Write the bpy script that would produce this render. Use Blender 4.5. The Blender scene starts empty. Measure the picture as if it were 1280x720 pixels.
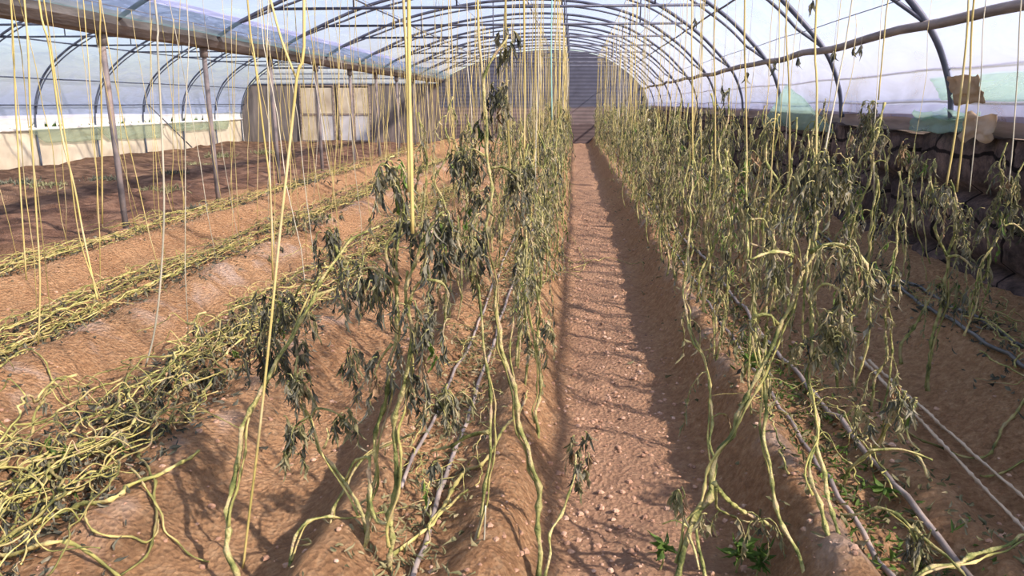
import bpy, math, random
from mathutils import Vector, Matrix, noise

sc = bpy.context.scene
col = sc.collection
R = math.radians

# ---------------------------------------------------------------- camera, sky, sun, exposure
F_PX, PITCH, YAW, EYE = 950.0, R(13.67), R(4.56), 1.6
cam_d = bpy.data.cameras.new('camera'); cam = bpy.data.objects.new('camera', cam_d); col.objects.link(cam)
cam.location = (0, 0, EYE); cam.rotation_euler = (R(90) - PITCH, 0, YAW)
cam_d.sensor_width = 36; cam_d.lens = F_PX / 1280 * 36; cam_d.clip_end = 400
sc.camera = cam
sc.view_settings.view_transform = 'Standard'; sc.view_settings.look = 'None'
sc.view_settings.gamma = 1; sc.view_settings.use_curve_mapping = False
sc.view_settings.exposure = 0.22
SUN_DIR = Vector((0.80, -0.40, 0.63)).normalized()       # towards the sun
world = bpy.data.worlds.new('sky'); sc.world = world; world.use_nodes = True
wn = world.node_tree.nodes; wl = world.node_tree.links; wn.clear()
wo = wn.new('ShaderNodeOutputWorld'); bg = wn.new('ShaderNodeBackground'); sky = wn.new('ShaderNodeTexSky')
sky.sky_type = 'NISHITA'; sky.sun_disc = False; sky.sun_elevation = math.asin(SUN_DIR.z)
sky.sun_rotation = math.atan2(SUN_DIR.x, SUN_DIR.y); sky.air_density = 1.0; sky.dust_density = 2.0
bg.inputs[1].default_value = 0.23
wl.new(sky.outputs[0], bg.inputs[0]); wl.new(bg.outputs[0], wo.inputs[0])
sun_d = bpy.data.lights.new('sun', 'SUN'); sun = bpy.data.objects.new('sun', sun_d); col.objects.link(sun)
sun_d.energy = 10.5; sun_d.angle = R(1.2); sun_d.color = (1.0, 0.92, 0.80)
sun.rotation_euler = SUN_DIR.to_track_quat('Z', 'Y').to_euler(); sun.location = (20, -5, 15)
sc.cycles.transparent_max_bounces = 24
sc.cycles.max_bounces = 8

# ---------------------------------------------------------------- maths helpers
cf = Vector((-math.sin(YAW) * math.cos(PITCH), math.cos(YAW) * math.cos(PITCH), -math.sin(PITCH)))
cr = Vector((math.cos(YAW), math.sin(YAW), 0)); cu = cr.cross(cf)
def ray(px, py): return cf + cr * ((px - 640) / F_PX) + cu * ((360 - py) / F_PX)
def P(px, py, Y):                       # the point at distance Y along the house
    d = ray(px, py); return Vector((0, 0, EYE)) + d * (Y / d.y)
def G(px, py, z=0.0):
    d = ray(px, py); return Vector((0, 0, EYE)) + d * ((z - EYE) / d.z)
def nz(x, y, z, s=1.0): return noise.noise(Vector((x * s, y * s, z * s)))
def sstep(a, b, x):
    t = max(0.0, min(1.0, (x - a) / (b - a))); return t * t * (3 - 2 * t)
def catmull(pts, n=6):
    pts = [Vector(p) for p in pts]; out = []
    if len(pts) < 3: return [pts[0].lerp(pts[-1], i / n) for i in range(n + 1)]
    for i in range(len(pts) - 1):
        p1, p2 = pts[i], pts[i + 1]
        p0 = pts[i - 1] if i else p1 * 2 - p2
        p3 = pts[i + 2] if i + 2 < len(pts) else p2 * 2 - p1
        for k in range(n):
            t = k / n
            out.append(0.5 * ((2 * p1) + (p2 - p0) * t + (2 * p0 - 5 * p1 + 4 * p2 - p3) * t * t + (3 * p1 - p0 - 3 * p2 + p3) * t ** 3))
    out.append(pts[-1]); return out

class MB:
    def __init__(s): s.v = []; s.f = []; s.m = []
    def face(s, idx, m=0): s.f.append(idx); s.m.append(m)
    def box(s, a, b, m=0):
        (x0, y0, z0), (x1, y1, z1) = a, b; n = len(s.v)
        s.v += [Vector(p) for p in ((x0,y0,z0),(x1,y0,z0),(x1,y1,z0),(x0,y1,z0),(x0,y0,z1),(x1,y0,z1),(x1,y1,z1),(x0,y1,z1))]
        for q in ((0,3,2,1),(4,5,6,7),(0,1,5,4),(1,2,6,5),(2,3,7,6),(3,0,4,7)): s.face([n + i for i in q], m)
    def tube(s, pts, r, n=6, m=0, r1=None, flat=1.0, rad=None, ridge=0.0, twist=0.0):
        if len(pts) < 2: return
        base = len(s.v); N = len(pts)
        t = (pts[1] - pts[0]).normalized()
        u = t.orthogonal().normalized()
        for i, p in enumerate(pts):
            a = pts[max(0, i - 1)]; b = pts[min(N - 1, i + 1)]
            tt = (b - a)
            if tt.length < 1e-9: tt = t
            tt = tt.normalized()
            u = (u - tt * u.dot(tt))
            u = u.normalized() if u.length > 1e-6 else tt.orthogonal().normalized()
            w = tt.cross(u); t = tt
            rr = rad[i] if rad else (r if r1 is None else r + (r1 - r) * i / (N - 1))
            for k in range(n):
                an = 2 * math.pi * k / n + twist * i; rk = rr * (1 + (ridge if k % 2 else -ridge))
                s.v.append(p + u * (rk * math.cos(an)) + w * (rk * flat * math.sin(an)))
        for i in range(N - 1):
            for k in range(n):
                a = base + i * n + k; b = base + i * n + (k + 1) % n
                s.face([a, b, b + n, a + n], m)
        s.face([base + k for k in range(n)][::-1], m); s.face([base + (N - 1) * n + k for k in range(n)], m)
    def sweep(s, prof, ys, m=0, closed=True):   # profile (x,z) list extruded along the list of (y, dx, dz)
        base = len(s.v); n = len(prof)
        for (y, dx, dz) in ys: s.v += [Vector((x + dx, y, z + dz)) for x, z in prof]
        for i in range(len(ys) - 1):
            for k in range(n if closed else n - 1):
                a = base + i * n + k; b = base + i * n + (k + 1) % n
                s.face([a, b, b + n, a + n], m)
        if closed:
            s.face([base + k for k in range(n)], m); s.face([base + (len(ys) - 1) * n + k for k in range(n)][::-1], m)
    def blade(s, p, d, L, w, rng, m=0, seg=4):  # one shrivelled leaflet, folded along its midrib
        d = d.normalized(); side = d.cross(Vector((rng.uniform(-1, 1), rng.uniform(-1, 1), rng.uniform(-.3, .3))))
        if side.length < 1e-3: side = d.orthogonal()
        side.normalize(); nor = side.cross(d)
        tw = rng.uniform(-2.6, 2.6); curl = rng.uniform(-.8, .8); fold = rng.uniform(.5, 1.6)
        base = len(s.v)
        for i in range(seg + 1):
            t = i / seg; a = tw * t
            sd = side * math.cos(a) + nor * math.sin(a); nn = nor * math.cos(a) - side * math.sin(a)
            c = p + d * (L * t * (1 - .25 * t * abs(curl))) + nor * (curl * L * t * t)
            ww = w * (math.sin(math.pi * (0.06 + .94 * t) ** .75) + .06) * (1 + rng.uniform(-.5, .5))
            s.v += [c + sd * ww + nn * (fold * ww), c, c - sd * ww + nn * (fold * ww)]
        for i in range(seg):
            a = base + 3 * i
            s.face([a, a + 1, a + 4, a + 3], m); s.face([a + 1, a + 2, a + 5, a + 4], m)
    def mesh(s, name, mats, smooth=True):
        me = bpy.data.meshes.new(name); me.from_pydata([tuple(v) for v in s.v], [], s.f)
        for mt in (mats if isinstance(mats, (list, tuple)) else [mats]): me.materials.append(mt)
        me.polygons.foreach_set('material_index', s.m)
        if smooth: me.polygons.foreach_set('use_smooth', [True] * len(s.f))
        me.update(); return me
    def build(s, name, mats, parent=None, smooth=True):
        o = bpy.data.objects.new(name, s.mesh(name, mats, smooth)); col.objects.link(o)
        if parent: o.parent = parent
        return o

def tag(o, label=None, cat=None, group=None, kind=None):
    if label: o['label'] = label
    if cat: o['category'] = cat
    if group: o['group'] = group
    if kind: o['kind'] = kind
    return o
def empty(name, loc):
    o = bpy.data.objects.new(name, None); o.location = loc; o.empty_display_size = .1; col.objects.link(o); return o
def copy_tree(o, parent=None):
    c = o.copy(); col.objects.link(c)
    if parent: c.parent = parent
    for ch in kids.get(o.name, []): copy_tree(ch, c)
    return c
kids = {}

# ---------------------------------------------------------------- materials
def mat(name): 
    m = bpy.data.materials.new(name); m.use_nodes = True
    nt = m.node_tree; nt.nodes.clear()
    o = nt.nodes.new('ShaderNodeOutputMaterial'); return m, nt, o
def N(nt, t, **kw):
    n = nt.nodes.new(t)
    for k, v in kw.items():
        if k in n.inputs: n.inputs[k].default_value = v
        else: setattr(n, k, v)
    return n
def ramp(nt, fac, stops):
    r = nt.nodes.new('ShaderNodeValToRGB'); e = r.color_ramp.elements
    while len(e) < len(stops): e.new(0.5)
    for i, (p, c) in enumerate(stops): e[i].position = p; e[i].color = (*c, 1)
    nt.links.new(fac, r.inputs[0]); return r.outputs[0]
def mixc(nt, f, a, b, mode='MIX'):
    m = nt.nodes.new('ShaderNodeMix'); m.data_type = 'RGBA'; m.blend_type = mode
    for s, v in ((m.inputs[0], f), (m.inputs[6], a), (m.inputs[7], b)):
        if hasattr(v, 'is_linked'): nt.links.new(v, s)
        else: s.default_value = v if not isinstance(v, tuple) else (*v, 1)
    return m.outputs[2]
def noise_mat(name, stops, scale=5, detail=4, rough=.9, bump=0, bscale=40, stretch=(1, 1, 1), rnd=0.0, spec=.2, translucent=0.0, metal=0.0):
    m, nt, out = mat(name); L = nt.links
    tc = N(nt, 'ShaderNodeTexCoord'); mp = N(nt, 'ShaderNodeMapping'); mp.inputs['Scale'].default_value = stretch
    L.new(tc.outputs['Object'], mp.inputs[0])
    oi = N(nt, 'ShaderNodeObjectInfo')
    nn = N(nt, 'ShaderNodeTexNoise', Scale=scale, Detail=detail); nn.noise_dimensions = '4D'
    L.new(mp.outputs[0], nn.inputs['Vector'])
    w = N(nt, 'ShaderNodeMath', operation='MULTIPLY'); w.inputs[1].default_value = 30
    L.new(oi.outputs['Random'], w.inputs[0]); L.new(w.outputs[0], nn.inputs['W'])
    c = ramp(nt, nn.outputs['Fac'], stops)
    if rnd:
        hs = N(nt, 'ShaderNodeHueSaturation'); mr = N(nt, 'ShaderNodeMapRange'); mr.inputs[3].default_value = 1 - rnd; mr.inputs[4].default_value = 1 + rnd
        L.new(oi.outputs['Random'], mr.inputs[0]); L.new(mr.outputs[0], hs.inputs['Value']); L.new(c, hs.inputs['Color']); c = hs.outputs[0]
    b = N(nt, 'ShaderNodeBsdfPrincipled', Roughness=rough); b.inputs['Specular IOR Level'].default_value = spec; b.inputs['Metallic'].default_value = metal
    L.new(c, b.inputs['Base Color'])
    if bump:
        bn = N(nt, 'ShaderNodeTexNoise', Scale=bscale, Detail=5); L.new(mp.outputs[0], bn.inputs['Vector'])
        bp = N(nt, 'ShaderNodeBump', Strength=bump, Distance=.02); L.new(bn.outputs['Fac'], bp.inputs['Height']); L.new(bp.outputs[0], b.inputs['Normal'])
    sh = b.outputs[0]
    if translucent:
        tr = N(nt, 'ShaderNodeBsdfTranslucent'); L.new(c, tr.inputs[0]); mx = N(nt, 'ShaderNodeMixShader'); mx.inputs[0].default_value = translucent
        L.new(sh, mx.inputs[1]); L.new(tr.outputs[0], mx.inputs[2]); sh = mx.outputs[0]
    L.new(sh, out.inputs[0]); return m
def film_mat(name, tint, clear=.5, white=(.85, .88, .95), stops=None, gloss=.12, wr=(2.2, .7, 2.2), bump=.4):
    m, nt, out = mat(name); L = nt.links
    tc = N(nt, 'ShaderNodeTexCoord'); mp = N(nt, 'ShaderNodeMapping'); mp.inputs['Scale'].default_value = wr
    L.new(tc.outputs['Object'], mp.inputs[0])
    nn = N(nt, 'ShaderNodeTexNoise', Scale=1.6, Detail=5, Distortion=1.2); L.new(mp.outputs[0], nn.inputs['Vector'])
    tp = N(nt, 'ShaderNodeBsdfTransparent'); tp.inputs[0].default_value = (*tint, 1)
    tr = N(nt, 'ShaderNodeBsdfTranslucent'); tr.inputs[0].default_value = (*white, 1)
    df = N(nt, 'ShaderNodeBsdfDiffuse'); df.inputs[0].default_value = (*white, 1); md = N(nt, 'ShaderNodeMixShader'); md.inputs[0].default_value = .5
    L.new(tr.outputs[0], md.inputs[1]); L.new(df.outputs[0], md.inputs[2])
    gl = N(nt, 'ShaderNodeBsdfGlossy', Roughness=.35); gl.inputs[0].default_value = (.9, .9, .95, 1)
    bp = N(nt, 'ShaderNodeBump', Strength=bump, Distance=.05); L.new(nn.outputs['Fac'], bp.inputs['Height'])
    L.new(bp.outputs[0], gl.inputs['Normal']); L.new(bp.outputs[0], tr.inputs['Normal'])
    m1 = N(nt, 'ShaderNodeMixShader'); m1.inputs[0].default_value = gloss; L.new(md.outputs[0], m1.inputs[1]); L.new(gl.outputs[0], m1.inputs[2])
    mr = N(nt, 'ShaderNodeMapRange'); mr.inputs[1].default_value = .3; mr.inputs[2].default_value = .75
    mr.inputs[3].default_value = 1 - clear - .12; mr.inputs[4].default_value = 1 - clear + .15; L.new(nn.outputs['Fac'], mr.inputs[0])
    m2 = N(nt, 'ShaderNodeMixShader'); L.new(mr.outputs[0], m2.inputs[0]); L.new(tp.outputs[0], m2.inputs[1]); L.new(m1.outputs[0], m2.inputs[2])
    L.new(m2.outputs[0], out.inputs[0]); return m

M = {}
M['stem'] = noise_mat('vine_stem', [(.36, (.10, .125, .035)), (.46, (.255, .27, .085)), (.56, (.44, .40, .17)), (.68, (.38, .29, .175))], 17, 5, .7, .6, 90, rnd=.22)
M['vine_dry'] = noise_mat('fallen_vine_stem', [(.34, (.10, .115, .035)), (.46, (.29, .285, .085)), (.57, (.46, .395, .15)), (.70, (.34, .26, .155))], 9, 4, .7, .3, 60, rnd=.38)
M['leaf'] = noise_mat('withered_leaf', [(.35, (.05, .055, .042)), (.5, (.125, .13, .088)), (.68, (.27, .26, .18))], 14, 3, .75, .3, 90, rnd=.2, translucent=.15)
M['leaf_pale'] = noise_mat('pale_withered_leaf', [(.32, (.12, .13, .06)), (.5, (.24, .235, .115)), (.68, (.38, .33, .20))], 14, 3, .75, .3, 90, rnd=.2, translucent=.2)
M['leaf_green'] = noise_mat('green_leaf', [(.3, (.05, .10, .02)), (.6, (.14, .235, .045))], 14, 3, .6, .2, 90, rnd=.2, translucent=.25)
M['leaf_brown'] = noise_mat('brown_leaf', [(.3, (.16, .11, .06)), (.6, (.32, .22, .12))], 14, 3, .8, .2, 90, rnd=.25, translucent=.15)
M['twine'] = noise_mat('yellow_twine', [(.3, (.32, .28, .085)), (.5, (.45, .38, .135)), (.7, (.50, .44, .25))], 3, 2, .5, rnd=.22)
M['twine_pale'] = noise_mat('pale_twine', [(.3, (.36, .36, .26)), (.7, (.56, .54, .40))], 3, 2, .5, rnd=.2)
M['twine_teal'] = noise_mat('teal_twine', [(.3, (.15, .38, .34)), (.7, (.30, .55, .48))], 3, 2, .5)
M['steel'] = noise_mat('weathered_steel', [(.35, (.045, .056, .085)), (.65, (.095, .11, .145))], 6, 4, .5, .1, 50, spec=.4)
M['post'] = noise_mat('rusty_post', [(.35, (.11, .105, .11)), (.55, (.21, .19, .18)), (.75, (.28, .21, .16))], 4, 4, .6, .2, 50)
M['wood'] = noise_mat('bamboo_pole', [(.35, (.16, .14, .13)), (.6, (.30, .26, .22)), (.75, (.38, .31, .24))], 5, 4, .7, .3, 30, stretch=(3, .5, 3))
M['gutter'] = noise_mat('gutter_concrete', [(.35, (.10, .09, .085)), (.55, (.22, .20, .19)), (.72, (.33, .30, .28))], 3, 5, .8, .4, 20, stretch=(1, .4, 2.5))
M['pipe'] = noise_mat('drip_pipe', [(.35, (.18, .155, .13)), (.55, (.33, .285, .235)), (.68, (.44, .34, .24))], 7, 4, .45, .1, 40, spec=.4)
M['pipe_black'] = noise_mat('black_pipe', [(.35, (.06, .065, .06)), (.7, (.15, .15, .13))], 5, 4, .45, .1, 40, spec=.4)
M['rope'] = noise_mat('rope', [(.3, (.35, .30, .16)), (.7, (.58, .50, .30))], 8, 2, .8)
M['cane'] = noise_mat('dry_cane', [(.3, (.46, .36, .22)), (.7, (.70, .58, .40))], 8, 3, .7)
M['wire'] = noise_mat('dark_wire', [(.3, (.10, .11, .12)), (.7, (.22, .22, .22))], 8, 2, .5)
M['net'] = film_mat('green_shade_net', (.84, .95, .90), .62, (.50, .64, .55), gloss=.02)
M['net_pale'] = film_mat('pale_green_net', (.92, .96, .92), .66, (.50, .56, .44), gloss=.02)
M['teal_film'] = film_mat('teal_film', (.78, .88, .90), .52, (.32, .50, .50), gloss=.02)
M['tan_cloth'] = noise_mat('tan_cloth', [(.35, (.38, .28, .18)), (.65, (.58, .46, .32))], 4, 4, .9, .4, 25, translucent=.3)
M['film'] = film_mat('greenhouse_film', (1.0, .90, .98), .60, (.46, .52, .82), bump=.15)
M['film_left'] = film_mat('milky_greenhouse_film', (.95, .94, 1.0), .50, (.60, .68, 1.0), bump=.12)
M['film_white'] = film_mat('white_film', (.97, .97, 1.0), .52, (.85, .85, .86))
M['cream'] = noise_mat('cream_sheet', [(.3, (.64, .52, .36)), (.6, (.84, .72, .53)), (.8, (.88, .80, .66))], 2.2, 5, .6, .3, 8, translucent=.35)
M['white_sheet'] = noise_mat('white_sheet', [(.3, (.74, .69, .64)), (.7, (.90, .88, .89))], 2, 4, .6, .2, 8, translucent=.4)
M['rail'] = noise_mat('white_rail', [(.3, (.60, .56, .48)), (.7, (.82, .80, .76))], 4, 3, .6)
M['board'] = noise_mat('dark_board', [(.35, (.16, .125, .10)), (.65, (.34, .27, .22))], 4, 4, .8, .2, 30, stretch=(1, .3, 3))
M['block'] = noise_mat('earth_block', [(.36, (.035, .027, .025)), (.5, (.105, .082, .072)), (.64, (.23, .175, .145))], 4.5, 8, .95, 1.0, 12, rnd=.18)
M['hedge'] = noise_mat('outside_hedge', [(.3, (.02, .04, .012)), (.7, (.09, .13, .04))], 5, 4, .9)

def block_mat():
    m, nt, out = mat('earth_block_wall'); L = nt.links
    g = N(nt, 'ShaderNodeNewGeometry'); nd = N(nt, 'ShaderNodeTexNoise', Scale=2.5, Detail=4); L.new(g.outputs['Position'], nd.inputs['Vector'])
    ad = N(nt, 'ShaderNodeVectorMath', operation='MULTIPLY_ADD'); L.new(nd.outputs['Color'], ad.inputs[0]); ad.inputs[1].default_value = (.22, .22, .22); L.new(g.outputs['Position'], ad.inputs[2])
    sp = N(nt, 'ShaderNodeSeparateXYZ'); L.new(ad.outputs[0], sp.inputs[0]); cb = N(nt, 'ShaderNodeCombineXYZ'); L.new(sp.outputs[1], cb.inputs[0]); L.new(sp.outputs[2], cb.inputs[1])
    bt = N(nt, 'ShaderNodeTexBrick', Scale=1.0); L.new(cb.outputs[0], bt.inputs['Vector'])
    for k, v in (('Brick Width', 1.1), ('Row Height', .44), ('Mortar Size', .022), ('Mortar Smooth', .5)): bt.inputs[k].default_value = v
    bt.inputs['Color1'].default_value = (.15, .115, .10, 1); bt.inputs['Color2'].default_value = (.09, .07, .064, 1); bt.inputs['Mortar'].default_value = (.02, .016, .015, 1)
    n1 = N(nt, 'ShaderNodeTexNoise', Scale=7, Detail=9, Roughness=.75); L.new(g.outputs['Position'], n1.inputs['Vector'])
    k = ramp(nt, n1.outputs['Fac'], [(.33, (.35, .35, .35)), (.5, (.95, .92, .9)), (.66, (2.0, 1.8, 1.6))])
    c = mixc(nt, 1.0, bt.outputs['Color'], k, 'MULTIPLY')
    b = N(nt, 'ShaderNodeBsdfPrincipled', Roughness=.95); b.inputs['Specular IOR Level'].default_value = .1; L.new(c, b.inputs['Base Color'])
    bp = N(nt, 'ShaderNodeBump', Strength=1.0, Distance=.05); L.new(n1.outputs['Fac'], bp.inputs['Height']); L.new(bp.outputs[0], b.inputs['Normal'])
    L.new(b.outputs[0], out.inputs[0]); return m
M['block'] = block_mat()

def soil():
    m, nt, out = mat('dry_soil'); L = nt.links
    geo = N(nt, 'ShaderNodeNewGeometry'); pos = geo.outputs['Position']
    sp = N(nt, 'ShaderNodeSeparateXYZ'); L.new(pos, sp.inputs[0])
    n1 = N(nt, 'ShaderNodeTexNoise', Scale=1.1, Detail=6, Roughness=.6); L.new(pos, n1.inputs['Vector'])
    n2 = N(nt, 'ShaderNodeTexNoise', Scale=26, Detail=8, Roughness=.75); L.new(pos, n2.inputs['Vector'])
    n3 = N(nt, 'ShaderNodeTexNoise', Scale=2.3, Detail=6, Roughness=.65, Distortion=.6); L.new(pos, n3.inputs['Vector'])
    c = ramp(nt, n1.outputs['Fac'], [(.30, (.37, .20, .092)), (.5, (.53, .315, .155)), (.70, (.62, .40, .21))])
    c2 = ramp(nt, n2.outputs['Fac'], [(.34, (.17, .09, .045)), (.5, (.52, .31, .15)), (.64, (.78, .55, .31))])
    c = mixc(nt, .5, c, c2)
    # trodden path: greyer, paler earth
    def band(x0, w):
        a = N(nt, 'ShaderNodeMath', operation='SUBTRACT'); L.new(sp.outputs[0], a.inputs[0]); a.inputs[1].default_value = x0
        b = N(nt, 'ShaderNodeMath', operation='ABSOLUTE'); L.new(a.outputs[0], b.inputs[0])
        r = N(nt, 'ShaderNodeMapRange'); r.interpolation_type = 'SMOOTHSTEP'; r.inputs[1].default_value = w; r.inputs[2].default_value = w * .35
        r.inputs[3].default_value = 0; r.inputs[4].default_value = 1; L.new(b.outputs[0], r.inputs[0]); return r.outputs[0]
    def mul(a, b):
        q = N(nt, 'ShaderNodeMath', operation='MULTIPLY')
        for s, v in ((q.inputs[0], a), (q.inputs[1], b)):
            if hasattr(v, 'is_linked'): L.new(v, s)
            else: s.default_value = v
        return q.outputs[0]
    c = mixc(nt, mul(band(.25, .40), .55), c, (.46, .30, .205))
    # white salt crust on some ridge shoulders
    cr_ = N(nt, 'ShaderNodeMapRange'); cr_.inputs[1].default_value = .50; cr_.inputs[2].default_value = .66; L.new(n3.outputs['Fac'], cr_.inputs[0])
    for x0, w in ((-3.02, .24), (.86, .13), (-1.6, .1)):
        c = mixc(nt, mul(mul(band(x0, w), cr_.outputs[0]), .75), c, (.66, .53, .41))
    # darker, mottled earth colour across the neighbouring bay
    lt = N(nt, 'ShaderNodeMapRange'); lt.inputs[1].default_value = -5.2; lt.inputs[2].default_value = -6.3; L.new(sp.outputs[0], lt.inputs[0])
    dk = ramp(nt, n3.outputs['Fac'], [(.38, (.085, .05, .035)), (.52, (.20, .115, .075)), (.64, (.36, .22, .135))])
    c = mixc(nt, mul(lt.outputs[0], .92), c, dk)
    b = N(nt, 'ShaderNodeBsdfPrincipled', Roughness=.95); b.inputs['Specular IOR Level'].default_value = .1; L.new(c, b.inputs['Base Color'])
    n4 = N(nt, 'ShaderNodeTexNoise', Scale=60, Detail=8, Roughness=.8); L.new(pos, n4.inputs['Vector'])
    n5 = N(nt, 'ShaderNodeTexVoronoi', Scale=48); L.new(pos, n5.inputs['Vector'])
    ad = N(nt, 'ShaderNodeMath', operation='ADD'); L.new(n4.outputs['Fac'], ad.inputs[0]); L.new(n5.outputs['Distance'], ad.inputs[1])
    bp = N(nt, 'ShaderNodeBump', Strength=1.0, Distance=.04); L.new(ad.outputs[0], bp.inputs['Height']); L.new(bp.outputs[0], b.inputs['Normal'])
    L.new(b.outputs[0], out.inputs[0]); return m
M['soil'] = soil()
M['clod'] = noise_mat('soil_clod', [(.3, (.24, .14, .09)), (.5, (.40, .25, .155)), (.7, (.60, .43, .30))], 8, 4, .95, .5, 40)

# ---------------------------------------------------------------- floor
X_WALL, X_POST, X_LEFT, Y_END = 2.95, -5.5, -13.8, 31.5
BEDS = (1.12, -0.52, -2.0, -3.42, -4.95)
def bump1(x, c, w): return math.exp(-((x - c) / w) ** 2)
def gz0(x, y):
    z = 0.0
    wob = .05 * nz(x * .3, y * .35, 3.1) + .02 * nz(1, y * 1.1, 8)
    x2 = x + wob
    for c in BEDS[:2]:
        z += (.27 if c > 0 else .21) * bump1(x2, c - .27, .15) + .20 * bump1(x2, c + .27, .15) + .10 * bump1(x2, c, .2)
    for c in BEDS[2:]:
        z += .20 * bump1(x2, c + .34, .24) + .16 * bump1(x2, c - .26, .22) + .05 * bump1(x2, c, .2)
    if x > 1.7: z += .26 * sstep(1.75, 2.5, x2) + .05 * bump1(x2, 2.4, .12)
    if x < -5.7: z += .03 + .10 * nz(x * .8, y * .25, 5) + .09 * nz(x * 2.2, y * .9, 1) + .05 * nz(x * 1.2, y * 2.6, 3)
    z += .10 * sstep(2.55, 2.95, x)
    return z
def gz(x, y):
    z = gz0(x, y)
    z += .035 * nz(x, y, 0, 1.6) + .026 * nz(x, y, 4, 5) + .018 * nz(x, y, 7, 13)
    if y < 12: z += .008 * nz(x, y, 9, 23) + .007 * nz(x, y, 5, 43)
    if x < -1.2: z += .03 * nz(x, y, 2, 3.2)
    return z
def spaced(a, b, steps):
    out = [a]
    while out[-1] < b:
        out.append(out[-1] + steps(out[-1]))
    out[-1] = b; return out
xs = spaced(-15.0, 3.3, lambda x: .14 if x < -6 else (.07 if x < -3 else .035))
ys = spaced(-4.0, Y_END + 1.0, lambda y: .3 if y < 1 else (.03 if y < 5 else (.05 if y < 9 else (.12 if y < 16 else .3))))
fb = MB()
for y in ys:
    for x in xs: fb.v.append(Vector((x, y, gz(x, y))))
nx = len(xs)
for j in range(len(ys) - 1):
    for i in range(nx - 1):
        a = j * nx + i; fb.face([a, a + 1, a + 1 + nx, a + nx])
floor = fb.build('floor', M['soil']); floor['kind'] = 'structure'
og = MB(); og.v = [Vector(p) for p in ((-90, -60, -.35), (90, -60, -.35), (90, 140, -.35), (-90, 140, -.35))]; og.face([0, 1, 2, 3])
ogo = og.build('ground', noise_mat('outside_earth', [(.3, (.42, .36, .29)), (.7, (.60, .54, .46))], .4, 4)); ogo['kind'] = 'structure'

def on_ground(px, py, z=None):
    p = G(px, py, .12)
    for _ in range(4): p = G(px, py, gz(p.x, p.y))
    return p

# ---------------------------------------------------------------- roof profile
MAIN = [(-5.5, 2.42), (-4.75, 2.83), (-3.6, 3.28), (-2.3, 3.56), (-1.0, 3.66), (.2, 3.58), (1.2, 3.32), (2.0, 2.84), (2.45, 2.44), (2.74, 2.10), (2.9, 1.74), (2.95, 1.45)]
LEFT = [(-5.5, 2.42), (-6.5, 3.0), (-8.0, 3.55), (-9.7, 3.76), (-11.3, 3.55), (-12.4, 3.08), (-13.2, 2.5), (-13.62, 1.9), (-13.8, 1.2), (-13.8, .0)]
main_p = [(p.x, p.z) for p in catmull([(x, 0, z) for x, z in MAIN], 8)]
left_p = [(p.x, p.z) for p in catmull([(x, 0, z) for x, z in LEFT], 8)]
def roof_z(x):
    prof = main_p if x > X_POST else left_p[::-1]
    for (x0, z0), (x1, z1) in zip(prof, prof[1:]):
        if x0 <= x <= x1 and x1 > x0: return z0 + (z1 - z0) * (x - x0) / (x1 - x0)
    return 1.6
def film(name, prof, ysf, m, off=.03, amp=.02):
    b = MB(); n = len(prof)
    for y in ysf:
        for i, (x, z) in enumerate(prof):
            sag = amp * nz(x * 1.5, y * 2.2, i * .0 + 2) + amp * nz(x * .6, y * 5, 7)
            b.v.append(Vector((x, y, z + off + sag)))
    for j in range(len(ysf) - 1):
        for i in range(n - 1):
            a = j * n + i; b.face([a, a + 1, a + 1 + n, a + n])
    o = b.build(name, m); o['kind'] = 'structure'; return o
yf = [-4 + .25 * i for i in range(143)]
film('ceiling', main_p, yf, M['film'])
# neighbouring bay: film from the gutter down to the opening above the low wall
left_top = [p for p in left_p if p[1] > 1.12 or p[0] > -10]
film('ceiling', left_top, yf, M['film_left'])

# ---------------------------------------------------------------- walls
rng = random.Random(5)
wb = MB()                                            # right wall, earth blocks (one wall; the joints are pattern)
wy = spaced(-4, Y_END, lambda y: .10 if y < 14 else .3)
wz = [-.1 + .07 * i for i in range(23)]
top_at = lambda y: 1.36 + .05 * nz(y * .9, 0, 2) + .03 * nz(y * 3.1, 0, 5)
for y in wy:
    t = top_at(y); k = math.floor((y + .3 * nz(y * .3, 1, 1)) / 1.15)
    for z in wz:
        zz = min(z, t); row = math.floor(zz / .47)
        ph = ((y + .55 * (row % 2)) / 1.15) % 1.0; joint = min(ph, 1 - ph) * 1.15
        rz_ = (zz / .47) % 1.0; jz = min(rz_, 1 - rz_) * .47
        d = .05 * nz(row * 3.7, math.floor((y + .55 * (row % 2)) / 1.15) * 5.1, 1)
        dep = .11 * (1 - sstep(.0, .08, joint)) + .11 * (1 - sstep(.0, .06, jz))
        wb.v.append(Vector((X_WALL + d + dep + .03 * nz(y, zz, 0, 3) + .015 * nz(y, zz, 3, 9), y, zz)))
nz_ = len(wz)
for j in range(len(wy) - 1):
    for i in range(nz_ - 1):
        a = j * nz_ + i; wb.face([a, a + nz_, a + nz_ + 1, a + 1])
base = len(wb.v)
for y in wy: wb.v += [Vector((X_WALL + .55, y, top_at(y) - .02)), Vector((X_WALL + .55, y, -.3))]
for j in range(len(wy) - 1):
    a = j * nz_ + nz_ - 1; c = base + 2 * j
    wb.face([a, a + nz_, c + 2, c]); wb.face([c, c + 2, c + 3, c + 1])
o = wb.build('wall_right', M['block'], smooth=True); o['kind'] = 'structure'
tb = MB(); tb.sweep([(X_WALL + .10, 1.36), (X_WALL + .16, 1.36), (X_WALL + .16, 1.59), (X_WALL + .10, 1.59)], [(y, .01 * nz(y, 1, 1), .012 * nz(y * .7, 2, 1)) for y in wy])
o = tb.build('trim_1', M['board'], smooth=False); o['kind'] = 'structure'

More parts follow.
